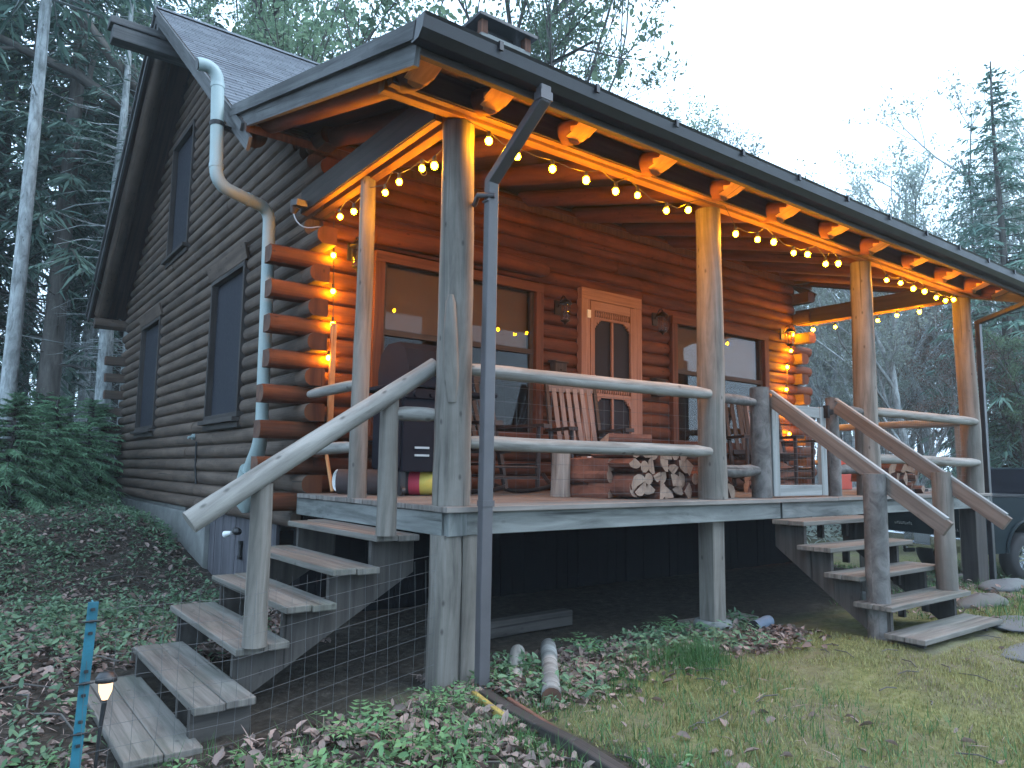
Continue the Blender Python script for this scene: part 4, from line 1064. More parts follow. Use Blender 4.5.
# ------------------------------------------------------------------ truck
def truck():
    t = thing('pickup_truck', 'dark green pickup truck parked tail first beyond the right end of the porch', 'pickup truck', (0,0,0))
    # local: +X forward, rear bumper at x=0, y=0 right side .. width 1.9 ; z from ground
    Wd = 0.93
    side = [(0.08,0.62),(0.06,1.30),(0.10,1.36),(2.05,1.38),(2.06,1.32),(3.75,1.30),(5.3,1.16),(5.5,0.95),(5.5,0.55)]
    def archpts(cx, r, n=9): return [(cx+r*math.cos(PI*i/n), 0.50+r*math.sin(PI*i/n)) for i in range(n+1)]
    poly = side+[(5.4,0.45)]+archpts(4.62, 0.47)+archpts(1.18, 0.47)+[(0.2,0.48)]
    mb = MB(); mb.prism(poly, 'y', -Wd, Wd); body = part(mb, 'body', 'truck', t, bevel=0.03, off=(0,0,0))
    for s in (-1, 1):
        for cx in (1.18, 4.62):
            mb = MB(); rp = []
            for i in range(12): a = PI*i/11; rp.append((cx+0.50*math.cos(a), s*(Wd+0.005), 0.50+0.50*math.sin(a)))
            mb.tube(rp, 0.03, 8); part(mb, 'wheel_arch', 'truck', body, off=(0,0,0))
    mb = MB(); mb.box((0.05, 0, 0.98), (0.05, 1.60, 0.62)); tg = part(mb, 'tailgate', 'truck', t, bevel=0.012, off=(0,0,0))
    mb = MB(); mb.box((0.018, 0, 1.12), (0.02, 0.28, 0.07)); part(mb, 'tailgate_handle', 'chrome', tg, bevel=0.006, off=(0,0,0))
    mb = MB(); x = 0.60                    # small chrome lettering, too small to read in the photograph
    rn = random.Random(3)
    for k in range(9):
        h = rn.choice((0.035, 0.045, 0.05)); mb.box((0.021, x, 0.86+h/2), (0.006, 0.012, h)); mb.box((0.021, x-0.012, 0.86+rn.choice((0.006, h-0.006))), (0.006, 0.022, 0.010)); x -= 0.042
    x = -0.58
    for k in range(4): h = 0.04; mb.box((0.021, x, 0.82+h/2), (0.006, 0.012, h)); mb.box((0.021, x-0.012, 0.82+rn.choice((0.006, h-0.006))), (0.006, 0.022, 0.010)); x -= 0.042
    part(mb, 'badge', 'chrome', tg, off=(0,0,0))
    mb = MB(); mb.tube([(0.026, 0.66, 1.10), (0.016, 0.66, 1.10)], 0.045, 16); part(mb, 'emblem', 'steel', tg, off=(0,0,0))
    mb = MB(); mb.prism([(-0.16,0.60),(-0.16,0.72),(-0.12,0.745),(0.06,0.745),(0.06,0.50),(-0.10,0.50)], 'y', -0.94, -0.26); mb.prism([(-0.16,0.60),(-0.16,0.72),(-0.12,0.745),(0.06,0.745),(0.06,0.50),(-0.10,0.50)], 'y', 0.26, 0.94)
    mb.prism([(-0.15,0.52),(-0.15,0.58),(-0.06,0.60),(-0.06,0.74),(0.06,0.74),(0.06,0.48)], 'y', -0.262, 0.262); part(mb, 'bumper', 'chrome', t, bevel=0.012, off=(0,0,0))
    mb = MB(); mb.box((-0.07, -0.02, 0.66), (0.008, 0.31, 0.155)); part(mb, 'licence_plate', 'plate', t, off=(0,0,0))
    mb = MB(); mb.tube([(-0.02,0.2,0.45), (-0.22,0.2,0.45)], 0.035, 8); mb.sphere((-0.22,0.2,0.50), 0.025); part(mb, 'tow_hitch', 'iron', t, off=(0,0,0))
    for s in (-1, 1):
        mb = MB(); mb.box((0.06, s*0.865, 1.05), (0.07, 0.125, 0.44)); part(mb, 'tail_light', 'redlens', t, bevel=0.015, off=(0,0,0))
        mb = MB(); mb.box((5.47, s*0.72, 0.92), (0.08, 0.36, 0.2)); part(mb, 'headlight', 'chrome', t, bevel=0.02, off=(0,0,0))
        mb = MB(); mb.box((3.55, s*1.02, 1.42), (0.09, 0.2, 0.2)); part(mb, 'wing_mirror', 'black', t, bevel=0.02, off=(0,0,0))
        for cx in (1.18, 4.62):
            mb = MB(); y0 = s*0.68
            mb.lathe([(0.24,-0.12),(0.36,-0.13),(0.395,-0.09),(0.40,0.0),(0.395,0.09),(0.36,0.13),(0.24,0.12)], (cx, s*0.80, 0.40), 'y', 32)
            w = part(mb, 'wheel', 'tyre', t, off=(0,0,0))
            mb = MB(); mb.lathe([(0.245,0.11),(0.235,0.06),(0.0,0.04)] if s > 0 else [(0.245,-0.11),(0.235,-0.06),(0.0,-0.04)], (cx, s*0.80, 0.40), 'y', 32)
            mb.lathe([(0.055,s*0.10),(0.04,s*0.115),(0.0,s*0.12)], (cx, s*0.80, 0.40), 'y', 16)
            for k in range(6):
                for e in (-0.13, 0.13):
                    a = 2*PI*k/6+e; mb.bar((cx+0.04*math.cos(a), s*0.90, 0.40+0.04*math.sin(a)), (cx+0.235*math.cos(a+e*0.3), s*0.90, 0.40+0.235*math.sin(a+e*0.3)), 0.02, 0.03, up=(0,1,0))
            part(mb, 'rim', 'chrome', w, off=(0,0,0))
    mb = MB()
    lo = [(2.10, 1.31), (3.95, 1.31)]; hi = [(2.22, 1.86), (3.25, 1.86)]
    v = [(2.08,-0.88,1.30),(3.98,-0.88,1.30),(3.98,0.88,1.30),(2.08,0.88,1.30),(2.2,-0.72,1.86),(3.22,-0.72,1.86),(3.22,0.72,1.86),(2.2,0.72,1.86)]
    f = [(0,3,2,1),(4,5,6,7),(0,1,5,4),(1,2,6,5),(2,3,7,6),(3,0,4,7)]
    mb.add(v, f, [[(0,0)]*4 for _ in f]); part(mb, 'cab', 'truck', t, bevel=0.05, off=(0,0,0))
    def lerp4(i, pts, inset=0.12):
        c = sum((Vector(p) for p in pts), Vector())/4; nrm = (Vector(pts[1])-Vector(pts[0])).cross(Vector(pts[3])-Vector(pts[0])).normalized()
        return [tuple(Vector(p).lerp(c, inset)+nrm*0.008) for p in pts]
    for pts in ([v[i] for i in (0,1,5,4)], [v[i] for i in (2,3,7,6)], [v[i] for i in (3,0,4,7)], [v[i] for i in (1,2,6,5)]):
        mb = MB(); mb.quad(lerp4(0, pts)); part(mb, 'cab_window', 'screen' if False else 'grill', t, off=(0,0,0))
    mb = MB(); mb.box((1.08, 0, 1.39), (1.9, 1.66, 0.02)); part(mb, 'bed_cover', 'black', t, off=(0,0,0))
    for s in (-1, 1):
        mb = MB(); mb.box((2.62, s*(Wd+0.004), 1.08), (0.16, 0.02, 0.03)); part(mb, 'door_handle', 'chrome', t, off=(0,0,0))
    return t
tr = truck()
N = Vector((10.5, 1.28)); Fc = Vector((11.03, 2.94)); mid = (N+Fc)/2
tr.location = (mid.x, mid.y, -1.51); tr.rotation_euler = (0, 0, math.atan2(-0.31, 0.95))

# ------------------------------------------------------------------ yard things
def ground_pt(x, y, dz=0.0): return (x, y, gz(x, y)+dz)
# T post
tp = thing('fence_post', 'teal steel fence post leaning in the left foreground', 'fence post', (-1.88, -0.36, -1.15))
mb = MB(); a, b = Vector((-1.885, -0.33, -1.2)), Vector((-1.872, -0.44, -0.30))
mb.bar(a, b, 0.036, 0.006, up=(0,1,0)); mb.bar(a+Vector((0,0.02,0)), b+Vector((0,0.02,0)), 0.006, 0.036, up=(0,1,0)); part(mb, 'shaft', 'teal', tp)
mb = MB()
for u in (0.25, 0.45, 0.66, 0.92):
    p = a.lerp(b, u); mb.tube([p+Vector((-0.03,-0.008,0)), p+Vector((0,-0.016,0.002)), p+Vector((0.03,-0.008,0))], 0.004, 5)
    for e in (-0.05, 0, 0.05): mb.box(a.lerp(b, min(0.99, u+e))+Vector((0,-0.008,0)), (0.014, 0.012, 0.01))
part(mb, 'wire_tie', 'black', tp)
# wire fence
wf = thing('wire_fence', 'thin welded wire fence strung in front of the left stairs', 'wire fence', (-0.95, -0.2, -1.05))
mb = MB(); A, B = Vector((-1.87, -0.41, 0)), Vector((-0.06, 0.03, 0))
for k in range(9):
    z = -1.02+0.088*k; mb.tube([(A.x, A.y, z-0.02), ((2*A.x+B.x)/3, (2*A.y+B.y)/3-0.03, z-0.045), ((A.x+2*B.x)/3, (A.y+2*B.y)/3+0.02, z-0.01), (B.x, B.y, z+0.04)], 0.0009, 4, False)
part(mb, 'line_wire', 'galv', wf)
mb = MB()
for k in range(22):
    p = A.lerp(B, k/21); w = random.uniform(-0.02, 0.02); mb.tube([(p.x, p.y-0.01, -1.05), (p.x+w, p.y-0.01, -0.7), (p.x+w*0.4, p.y, -0.30)], 0.0008, 4, False)
part(mb, 'stay_wire', 'galv', wf)
# solar path light
so = thing('solar_light', 'small solar path light with a glowing lens beside the teal fence post', 'garden light', (-1.795, -0.06, -1.05))
mb = MB(); mb.lathe([(0.0,-0.66),(0.03,-0.665),(0.042,-0.685),(0.044,-0.70),(0.02,-0.705),(0.0,-0.705)], (-1.745,-0.05,0), n=18); part(mb, 'cap', 'black', so)
mb = MB(); mb.lathe([(0.028,-0.706),(0.026,-0.74),(0.012,-0.775),(0.0,-0.776)], (-1.745,-0.05,0), n=14); part(mb, 'lens', 'solar_glow', so)
mb = MB(); mb.tube([(-1.745,-0.05,-0.775), (-1.755,-0.05,-0.9), (-1.765,-0.05,-1.14)], [0.011,0.008,0.006], 8); part(mb, 'stake', 'black', so)
# black drain and wooden edge on the ground
dp = thing('drain_channel', 'dark wooden drain channel leading from the downspout across the lawn', 'drain', (0.0, -0.7, -1.06))
mb = MB(); P = [(0.13,-0.20),(0.08,-0.5),(0.04,-0.8),(0.0,-1.1),(-0.06,-1.5)]
for (xa, ya), (xb, yb) in zip(P[:-1], P[1:]): mb.bar((xa, ya, gz(xa, ya)+0.02), (xb, yb, gz(xb, yb)+0.02), 0.07, 0.05)
part(mb, 'channel', 'darktrim', dp, bevel=0.008)
mb = MB(); mb.bar((0.03,-0.24,-1.01), (-0.03,-0.62,-1.03), 0.03, 0.05); part(mb, 'side_strip', 'mustard', dp, bevel=0.005)
mb = MB(); mb.bar((0.15,-0.40,-1.03), (0.02,-1.25,-1.05), 0.025, 0.06); part(mb, 'edge_board', 'fire_bark', dp, bevel=0.005)
# short log pieces and a birch log
def lay(a, b, r, mat, name, label, cat, group=None):
    mb = MB(); a, b = Vector(a), Vector(b); P = [a.lerp(b, i/6)+Vector((0,0,random.uniform(-0.004,0.004))) for i in range(7)]
    mb.tube(P, [r*random.uniform(0.93,1.06) for _ in P], 14, True, 0, 1, wob=0.02); return solo(mb, name, mat, label, cat, tuple((a+b)/2-Vector((0,0,r))), group)
lay((1.02,0.30,-0.98), (0.33,-0.55,-1.00), 0.055, ['birch','log_end'], 'fallen_log', 'pale birch log lying in the leaves right of the downspout', 'log')
lay((0.80,0.36,-1.0), (0.40,-0.12,-1.02), 0.05, ['rail','log_end'], 'fallen_log', 'grey log half sunk in plants just right of the downspout', 'log')
mb = MB(); mb.box((1.15, 0.92, -0.97), (1.25, 0.10, 0.12), Matrix.Rotation(0.04, 3, 'Z')); solo(mb, 'timber', 'stringer', 'dark squared timber lying on the ground beneath the deck', 'timber', (1.15,0.92,-1.03), bevel=0.006)
lay((2.85,-0.06,-1.01), (3.12,-0.02,-1.0), 0.05, ['bluecloth','black'], 'fence_pipe', 'short faded blue pipe piece on the ground right of the square support post', 'pipe')
mb = MB(); mb.box((2.95, 0.35, -1.035), (0.75, 0.22, 0.04), Matrix.Rotation(-0.1, 3, 'Z')); solo(mb, 'loose_plank', 'deck', 'loose plank lying beside the concrete pier under the deck', 'plank', (2.95,0.35,-1.055), bevel=0.005)
# flagstones & rocks
def rock(x, y, sx, sy, sz, seed, mat='rock', name='rock', label='', cat='rock', group=None, flat=False):
    rn = random.Random(seed); mb = MB(); n, m = 14, 8; vs = []
    ph = [rn.uniform(0, 6) for _ in range(6)]
    for i in range(m+1):
        t = PI*i/m
        for k in range(n):
            a = 2*PI*k/n; q = 1+0.16*math.sin(2*a+ph[0])+0.1*math.sin(3*a+ph[1]+t)+0.07*math.sin(5*a+ph[2]+2*t)
            zz = -math.cos(t); 
            if flat: zz = max(-1, min(0.55, zz*1.4))
            vs.append((x+sx*q*math.sin(t)*math.cos(a), y+sy*q*math.sin(t)*math.sin(a), gz(x,y)+sz*0.35+sz*zz*(1+0.08*math.sin(3*a+ph[3]))))
    fs = [(i*n+k, i*n+(k+1)%n, (i+1)*n+(k+1)%n, (i+1)*n+k) for i in range(m) for k in range(n)]
    mb.add(vs, fs, [[(0,0)]*4 for _ in fs], 0, True); return solo(mb, name, mat, label, cat, (x, y, gz(x,y)), group)
rock(3.95,-1.62, 0.36,0.20,0.016, 1, 'stone', 'flagstone', 'flat grey flagstone at the foot of the right hand stairs', 'stone', None, True)
rock(4.75,-1.25, 0.40,0.22,0.016, 2, 'stone', 'flagstone', 'flat flagstone at the right edge beyond the stairs', 'stone', None, True)
rock(5.75,-0.62, 0.42,0.16,0.09, 3, 'rock', 'rock', 'brown rounded rock to the right of the bottom step', 'rock')
rock(7.35,-0.25, 0.5,0.22,0.07, 4, 'stone', 'rock', 'pale grey boulder beside the black downspout foot', 'rock')
rock(5.6,0.35, 0.13,0.1,0.08, 5, 'rock', 'rock', 'small rock between the stairs and the last support post', 'rock')
rock(8.5,0.6, 0.2,0.15,0.1, 6, 'rock', 'rock', 'light rock under the truck tail beyond the stairs', 'rock')
# black pipe poking out from back corner
lay((-0.15, 11.15, 0.55), (-2.3, 11.6, 0.30), 0.06, ['black','black'], 'drainpipe', 'black plastic drainpipe sticking out from the back left corner of the cabin', 'pipe')
mb = MB(); mb.box((-0.75, 3.2, -0.52), (0.006, 0.20, 0.16), Matrix.Rotation(0.5, 3, 'Z')); 
# flood light by cellar door
sp_ = thing('spot_light', 'tiny white spotlight fixed beside the cellar door boards', 'light', (-0.1, 3.62, -0.42))
mb = MB(); mb.lathe([(0.0,0.05),(0.035,0.045),(0.04,0.0),(0.03,-0.06),(0.0,-0.065)], (-0.10,3.65,-0.41), 'y', 14); part(mb, 'housing', 'black', sp_)
mb = MB(); mb.tube([(-0.12,3.75,-0.43),(-0.16,3.82,-0.45)], [0.018,0.035], 12); part(mb, 'lamp_face', 'cyanwhite', sp_)
mb = MB(); mb.quad([(-0.55,1.2,-0.50),(-0.45,1.45,-0.50),(-0.45,1.45,-0.28),(-0.55,1.25,-0.36)]); 

# ------------------------------------------------------------------ vegetation : stuff
def leaf_mesh(name, pos, nrm_tilt, size, aspect, mat, label, fold=0.25, rotz=None):
    n = len(pos)
    a = rng.uniform(0, 2*PI, n) if rotz is None else rotz
    tilt = rng.normal(0, nrm_tilt, n); roll = rng.normal(0, nrm_tilt, n)
    L = size*rng.uniform(0.35, 1.4, n); Wd = L*aspect*rng.uniform(0.8, 1.2, n)
    d = np.stack([np.cos(a)*np.cos(tilt), np.sin(a)*np.cos(tilt), np.sin(tilt)], 1)
    s = np.stack([-np.sin(a)*np.cos(roll), np.cos(a)*np.cos(roll), np.sin(roll)], 1)
    up = np.cross(d, s)
    p0 = pos; p2 = pos+d*L[:, None]-up*(fold*0.3*L)[:, None]
    m = pos+d*(L*0.5)[:, None]
    p1 = m+s*(Wd/2)[:, None]+up*(fold*Wd*0.5)[:, None]; p3 = m-s*(Wd/2)[:, None]+up*(fold*Wd*0.5)[:, None]
    def at(u, e): return pos+d*(L*u)[:, None]+s*(Wd*0.5*e)[:, None]+up*(fold*Wd*0.5*abs(e)-fold*0.3*L*u*u)[:, None]
    V = np.stack([p0, at(0.30, 0.85), at(0.66, 0.8), p2, at(0.66, -0.8), at(0.30, -0.85)], 1).reshape(-1, 3)
    F = np.arange(n*6).reshape(n, 6)
    F = np.concatenate([F[:, [0,1,2,3]], F[:, [0,3,4,5]]], 0)
    return V, F
def stuff(name, V, F, mat, label, cat):
    me = D.meshes.new(name); me.vertices.add(len(V)); me.vertices.foreach_set('co', V.astype(np.float32).ravel())
    k = F.shape[1]; me.loops.add(F.size); me.loops.foreach_set('vertex_index', F.astype(np.int32).ravel())
    me.polygons.add(len(F)); me.polygons.foreach_set('loop_start', np.arange(0, F.size, k, dtype=np.int32)); me.polygons.foreach_set('loop_total', np.full(len(F), k, dtype=np.int32))
    me.update(calc_edges=True); me.validate(); me.materials.append(M[mat])
    o = D.objects.new(name, me); COL.objects.link(o); tag(o, label, cat, None, 'stuff'); return o
def ok(x, y):      # keep plants off the house, stairs
    if -0.05 < x < 7.75 and 0.3 < y < 11.3: return False
    if -1.70 < x < 0 and -0.1 < y < 1.5: return False
    if 3.15 < x < 4.5 and -1.3 < y < 0.4: return False
    if -1.5 < y < -0.18 and abs(x-(0.15+0.14*(y+0.2))) < 0.10: return False
    return True
def nz(x, y): return 0.5+0.25*math.sin(1.9*x+0.7*y+1)+0.25*math.sin(2.3*y-1.1*x+0.4)+0.15*math.sin(5*x+3)*math.sin(4.4*y)
def scatter(n, x0, x1, y0, y1, dens, zoff=(0, 0.03)):
    out = []
    while len(out) < n:
        x = random.uniform(x0, x1); y = random.uniform(y0, y1)
        if ok(x, y) and random.random() < dens(x, y): out.append((x, y, gz(x, y)+random.uniform(*zoff)))
    return np.array(out)
def lawnness(x, y): return ss(-0.35, 0.35, x+0.35*(y+0.9)+0.12*math.sin(4*y))*ss(0.0, -0.65, y+0.12*math.sin(3.1*x))*(1 if x < 3 else ss(0.2,-0.2,y))
# dead leaves
P = np.concatenate([scatter(14000, -4.5, 1.6, -2.2, 3.2, lambda x, y: (0.25+0.75*nz(x, y))*(1-0.985*lawnness(x, y))*(1.0 if x > -0.9 else 0.55)), scatter(15000, -7, -0.05, 1.5, 13, lambda x, y: 0.4+0.6*nz(x, y)), scatter(6500, -0.3, 4.2, -0.75, 0.5, lambda x, y: 1-lawnness(x, y)),
    scatter(90, 0.2, 6.5, -3.0, -0.3, lambda x, y: 0.5), scatter(1500, 4.6, 10, -0.8, 2.5, lambda x, y: 0.6)])
V, F = leaf_mesh('l', P, 0.45, 0.062, 0.62, None, '', 0.5); stuff('leaf_litter', V, F, 'litter', 'brown dead leaves scattered over the ground around the cabin', 'dead leaves')
n_ = 26000
P = np.concatenate([scatter(15000, -5.5, 1.8, -2.2, 5, lambda x, y: (0.3+0.7*nz(x, y))*(1-0.8*lawnness(x, y)), (0.004, 0.02)), scatter(11000, -7, -0.05, 4, 12, lambda x, y: 1, (0.004, 0.03))])
V, F = leaf_mesh('l', P, 0.25, 0.085, 0.06, None, '', 0.2); stuff('twig_litter', V, F, 'litter', 'fine dead needles and twig bits lying over the soil', 'litter')
# low plants : rosettes of leaves on short stems
def plants(n, x0, x1, y0, y1, dens, h, size, name, mat, label, aspect=0.5, per=8):
    C0 = scatter(n, x0, x1, y0, y1, dens, (0, 0.0)); Vs = []; Fs = []; o = 0
    k = per
    pos = np.repeat(C0, k, 0)
    hh = rng.uniform(0.25, 1.0, len(pos))*h*np.repeat(rng.uniform(0.5, 1.25, n), k)
    pos[:, 2] += hh; pos[:, :2] += rng.normal(0, h*0.22, (len(pos), 2))
    V, F = leaf_mesh('p', pos, 0.42, size, aspect, None, '', 0.3)
    stuff(name, V, F, mat, label, 'plants')
plants(1500, -3.2, 0.6, -2.4, 0.2, lambda x, y: max(0, nz(x+3, y))**2*(1-lawnness(x, y))*(0.25 if x > -0.5 else 1), 0.10, 0.042, 'ground_plants', 'ground_leaf', 'bright green low plants in the left foreground')
plants(7000, -7.5, -0.1, 0.2, 9.8, lambda x, y: 0.2+0.8*max(0, nz(x*1.3+1, y))**1.5, 0.11, 0.048, 'ground_plants', 'ground_leaf2', 'low green plants on the bank left of the stairs')
plants(5200, -9, -0.3, 9.5, 17, lambda x, y: 0.35+0.65*nz(x, y+2), 0.20, 0.05, 'underbrush', 'ground_leaf', 'knee high underbrush behind the back corner of the cabin')
plants(260, 0.2, 3.0, -0.75, 0.75, lambda x, y: nz(2*x, 2*y)*(1-lawnness(x, y)), 0.10, 0.05, 'ground_plants', 'ground_leaf2', 'small plants along the front edge of the deck')
plants(700, 8, 16, -1.5, 0.6, lambda x, y: 0.6, 0.10, 0.06, 'ground_plants', 'leaf', 'leafy weeds beside the parked truck')
plants(4500, 9, 40, 4, 30, lambda x, y: 0.6, 0.8, 0.16, 'underbrush', 'leaf_grey', 'pale underbrush on the slope behind the right end of the porch')
# grass and moss blades on the lawn
def blades(n, x0, x1, y0, y1, dens, h, w, name, mat, label, cat='grass', lean=0.5):
    P = scatter(n, x0, x1, y0, y1, dens, (-0.005, 0.0)); a = rng.uniform(0, 2*PI, n); H = h*rng.uniform(0.4, 1.3, n)*(0.55+0.9*np.clip(0.5+0.5*np.sin(9*P[:,0]+2*np.sin(5*P[:,1]))*np.sin(8*P[:,1]+1.7*np.sin(6*P[:,0])), 0, 1)); ln_ = rng.normal(0, lean, n)
    s = np.stack([np.cos(a), np.sin(a), np.zeros(n)], 1); t = np.stack([-np.sin(a)*ln_, np.cos(a)*ln_, np.ones(n)], 1)
    V = np.stack([P-s*w/2, P+s*w/2, P+t*H[:, None]], 1).reshape(-1, 3); F = np.arange(n*3).reshape(n, 3)
    stuff(name, V, F, mat, label, cat)
blades(95000, -0.9, 6.8, -3.2, 0.1, lambda x, y: lawnness(x, y)*(0.35+0.65*nz(1.5*x, 1.5*y))*(1.0 if y < -0.9 or x < 4 else 0.7), 0.026, 0.006, 'lawn_grass', 'grass', 'short mossy yellow green lawn in front of the porch')
blades(9000, -2.6, 1.9, -2.4, 0.0, lambda x, y: 0.15+0.85*(1-abs(lawnness(x, y)-0.5)*2), 0.085, 0.006, 'tall_grass', 'grass2', 'taller green grass along the edge of the lawn', lean=0.8)
blades(900, 1.3, 2.1, -0.75, 0.0, lambda x, y: max(0, 1-((x-1.7)/0.36)**2-((y+0.37)/0.34)**2)**1.5, 0.11, 0.006, 'grass_clump', 'grass2', 'dense bright grass clump in front of the deck middle', lean=0.6)
blades(9000, 4.5, 14, -1.5, 3.0, lambda x, y: 0.5, 0.09, 0.010, 'verge_grass', 'grass2', 'rough grass between the porch end and the truck', lean=0.7)
# twigs
tw = MB()
for k in range(60):
    x, y = random.uniform(-0.5, 5.5), random.uniform(-2.6, -0.3)
    if not ok(x, y): continue
    a = random.uniform(0, PI); L = random.uniform(0.05, 0.22); tw.tube([(x, y, gz(x, y)+0.018), (x+L*0.5*math.cos(a), y+L*0.5*math.sin(a), gz(x, y)+0.025), (x+L*math.cos(a+0.2), y+L*math.sin(a+0.2), gz(x, y)+0.016)], 0.004, 5)
for k in range(120):
    x, y = random.uniform(-5, 0), random.uniform(0, 9)
    if not ok(x, y): continue
    a = random.uniform(0, PI); L = random.uniform(0.2, 0.7); tw.tube([(x, y, gz(x, y)+0.03), (x+L*0.5*math.cos(a), y+L*0.5*math.sin(a), gz(x, y)+0.06), (x+L*math.cos(a+0.2), y+L*math.sin(a+0.2), gz(x, y)+0.03)], 0.006, 5)
o = solo(tw, 'fallen_twigs', 'bark', 'thin dead twigs strewn over lawn and bank', 'twigs', (0,0,0), kind='stuff')

# ------------------------------------------------------------------ trees
def spray_arrays(items, w):
    # items: list of (p, dir, length); each a drooping strip of narrow blades
    Vs = []; n = len(items)
    P = np.array([i[0] for i in items]); Dr = np.array([i[1] for i in items]); L = np.array([i[2] for i in items])
    Dr /= np.linalg.norm(Dr, axis=1)[:, None]
    up = np.array([0,0,1.0]); S = np.cross(Dr, up); S /= np.linalg.norm(S, axis=1)[:, None]+1e-9
    out = []
    for e in (-0.75, 0.0, 0.75):
        j = rng.normal(0, 0.18, (n, 3))
        d = Dr+S*e+j; d[:, 2] -= 0.12; d /= np.linalg.norm(d, axis=1)[:, None]
        l = L*rng.uniform(0.55, 1.0, n)*(1.0 if e == 0 else 0.75)
        s = np.cross(d, up+rng.normal(0, 0.5, (n, 3))); s /= np.linalg.norm(s, axis=1)[:, None]+1e-9
        ww = w*rng.uniform(0.6, 1.3, n)
        st = P+Dr*(L*0.12*(1-abs(e)))[:, None]
        m = st+d*(l*0.45)[:, None]; tip = st+d*l[:, None]; tip[:, 2] -= l*0.12
        out.append(np.stack([st, m+s*(ww/2)[:, None], tip, m-s*(ww/2)[:, None]], 1))
    V = np.concatenate(out, 0).reshape(-1, 3); F = np.arange(len(V)).reshape(-1, 4)
    return V, F
def mesh_np(name, V, F, mat):
    me = D.meshes.new(name); me.vertices.add(len(V)); me.vertices.foreach_set('co', V.astype(np.float32).ravel())
    k = F.shape[1]; me.loops.add(F.size); me.loops.foreach_set('vertex_index', F.astype(np.int32).ravel())
    me.polygons.add(len(F)); me.polygons.foreach_set('loop_start', np.arange(0, F.size, k, dtype=np.int32)); me.polygons.foreach_set('loop_total', np.full(len(F), k, dtype=np.int32))
    me.update(calc_edges=True); me.validate(); me.materials.append(M[mat]); return me
def spruce(H, Rr, z0, seed, nb=150, mat='needle', bark='bark', r0=None, dead=0, w=0.07, steps=7, thin=1.0, sl=1.0):
    rn = random.Random(seed); tk = MB(); items = []
    r0 = r0 or H*0.0125
    pts = [(0.03*math.sin(i*1.3+seed), 0.03*math.cos(i*0.9+seed), H*i/10) for i in range(11)]
    tk.tube([(p[0], p[1], p[2]-(0.4 if i == 0 else 0)) for i, p in enumerate(pts)], [r0*(1.25 if i == 0 else 1)*(1-0.95*i/10)+0.012 for i in range(11)], 10, wob=0.03)
    for b in range(nb):
        t = (b+rn.random())/nb; z = z0+(H*0.985-z0)*t**0.92
        L = Rr*((1-t)**0.8*0.95+0.06)*rn.uniform(0.55, 1.12); az = rn.uniform(0, 2*PI)
        rise = 0.25*t; droop = 0.38*(1-t)+0.06
        def P(u): return Vector((L*u*math.cos(az), L*u*math.sin(az), z+L*u*rise-L*droop*u*u*0.9+0.10*L*max(0, u-0.7)))
        bp = [P(u) for u in (0, 0.5, 1.0)]
        tk.tube(bp, [0.006+0.011*L, 0.004+0.006*L, 0.003], 3, False)
        ns = max(3, int(steps*(0.4+0.6*L/Rr)))
        for i in range(ns):
            u = 0.18+0.82*(i+rn.random()*0.7)/ns
            if rn.random() > thin: continue
            p = P(u); dr = (P(min(1, u+0.05))-P(u-0.05)).normalized()
            for sg in (-1, 1):
                sd = Vector((-math.sin(az), math.cos(az), 0))*sg
                d = dr*0.75+sd*rn.uniform(0.6, 1.1)+Vector((0,0,-rn.uniform(0.1, 0.45)))
                items.append((tuple(p), tuple(d), (L*rn.uniform(0.22, 0.36)*(1.15-u*0.5)+0.09)*sl))
        items.append((tuple(P(0.92)), tuple(P(1)-P(0.9)), 0.16+0.12*L))
    for b in range(dead):
        z = rn.uniform(0.6, z0+1.5); az = rn.uniform(0, 6.28); L = rn.uniform(0.5, 1.6)
        p0 = Vector((0,0,z)); p1 = p0+Vector((math.cos(az)*L*0.6, math.sin(az)*L*0.6, -0.03)); p2 = p0+Vector((math.cos(az)*L, math.sin(az)*L, rn.uniform(-0.35, 0.1)))
        tk.tube([p0, p1, p2], [0.014, 0.008, 0.003], 3, False)
        for q in range(3):
            s_ = p0.lerp(p2, rn.uniform(0.3, 0.9)); tk.tube([s_, s_+Vector((rn.uniform(-0.3,0.3), rn.uniform(-0.3,0.3), rn.uniform(-0.25,0.05)))], [0.005, 0.002], 3, False)
    V, F = spray_arrays(items, w)
    return tk.mesh('trunk', [bark]), mesh_np('crown', V, F, mat)
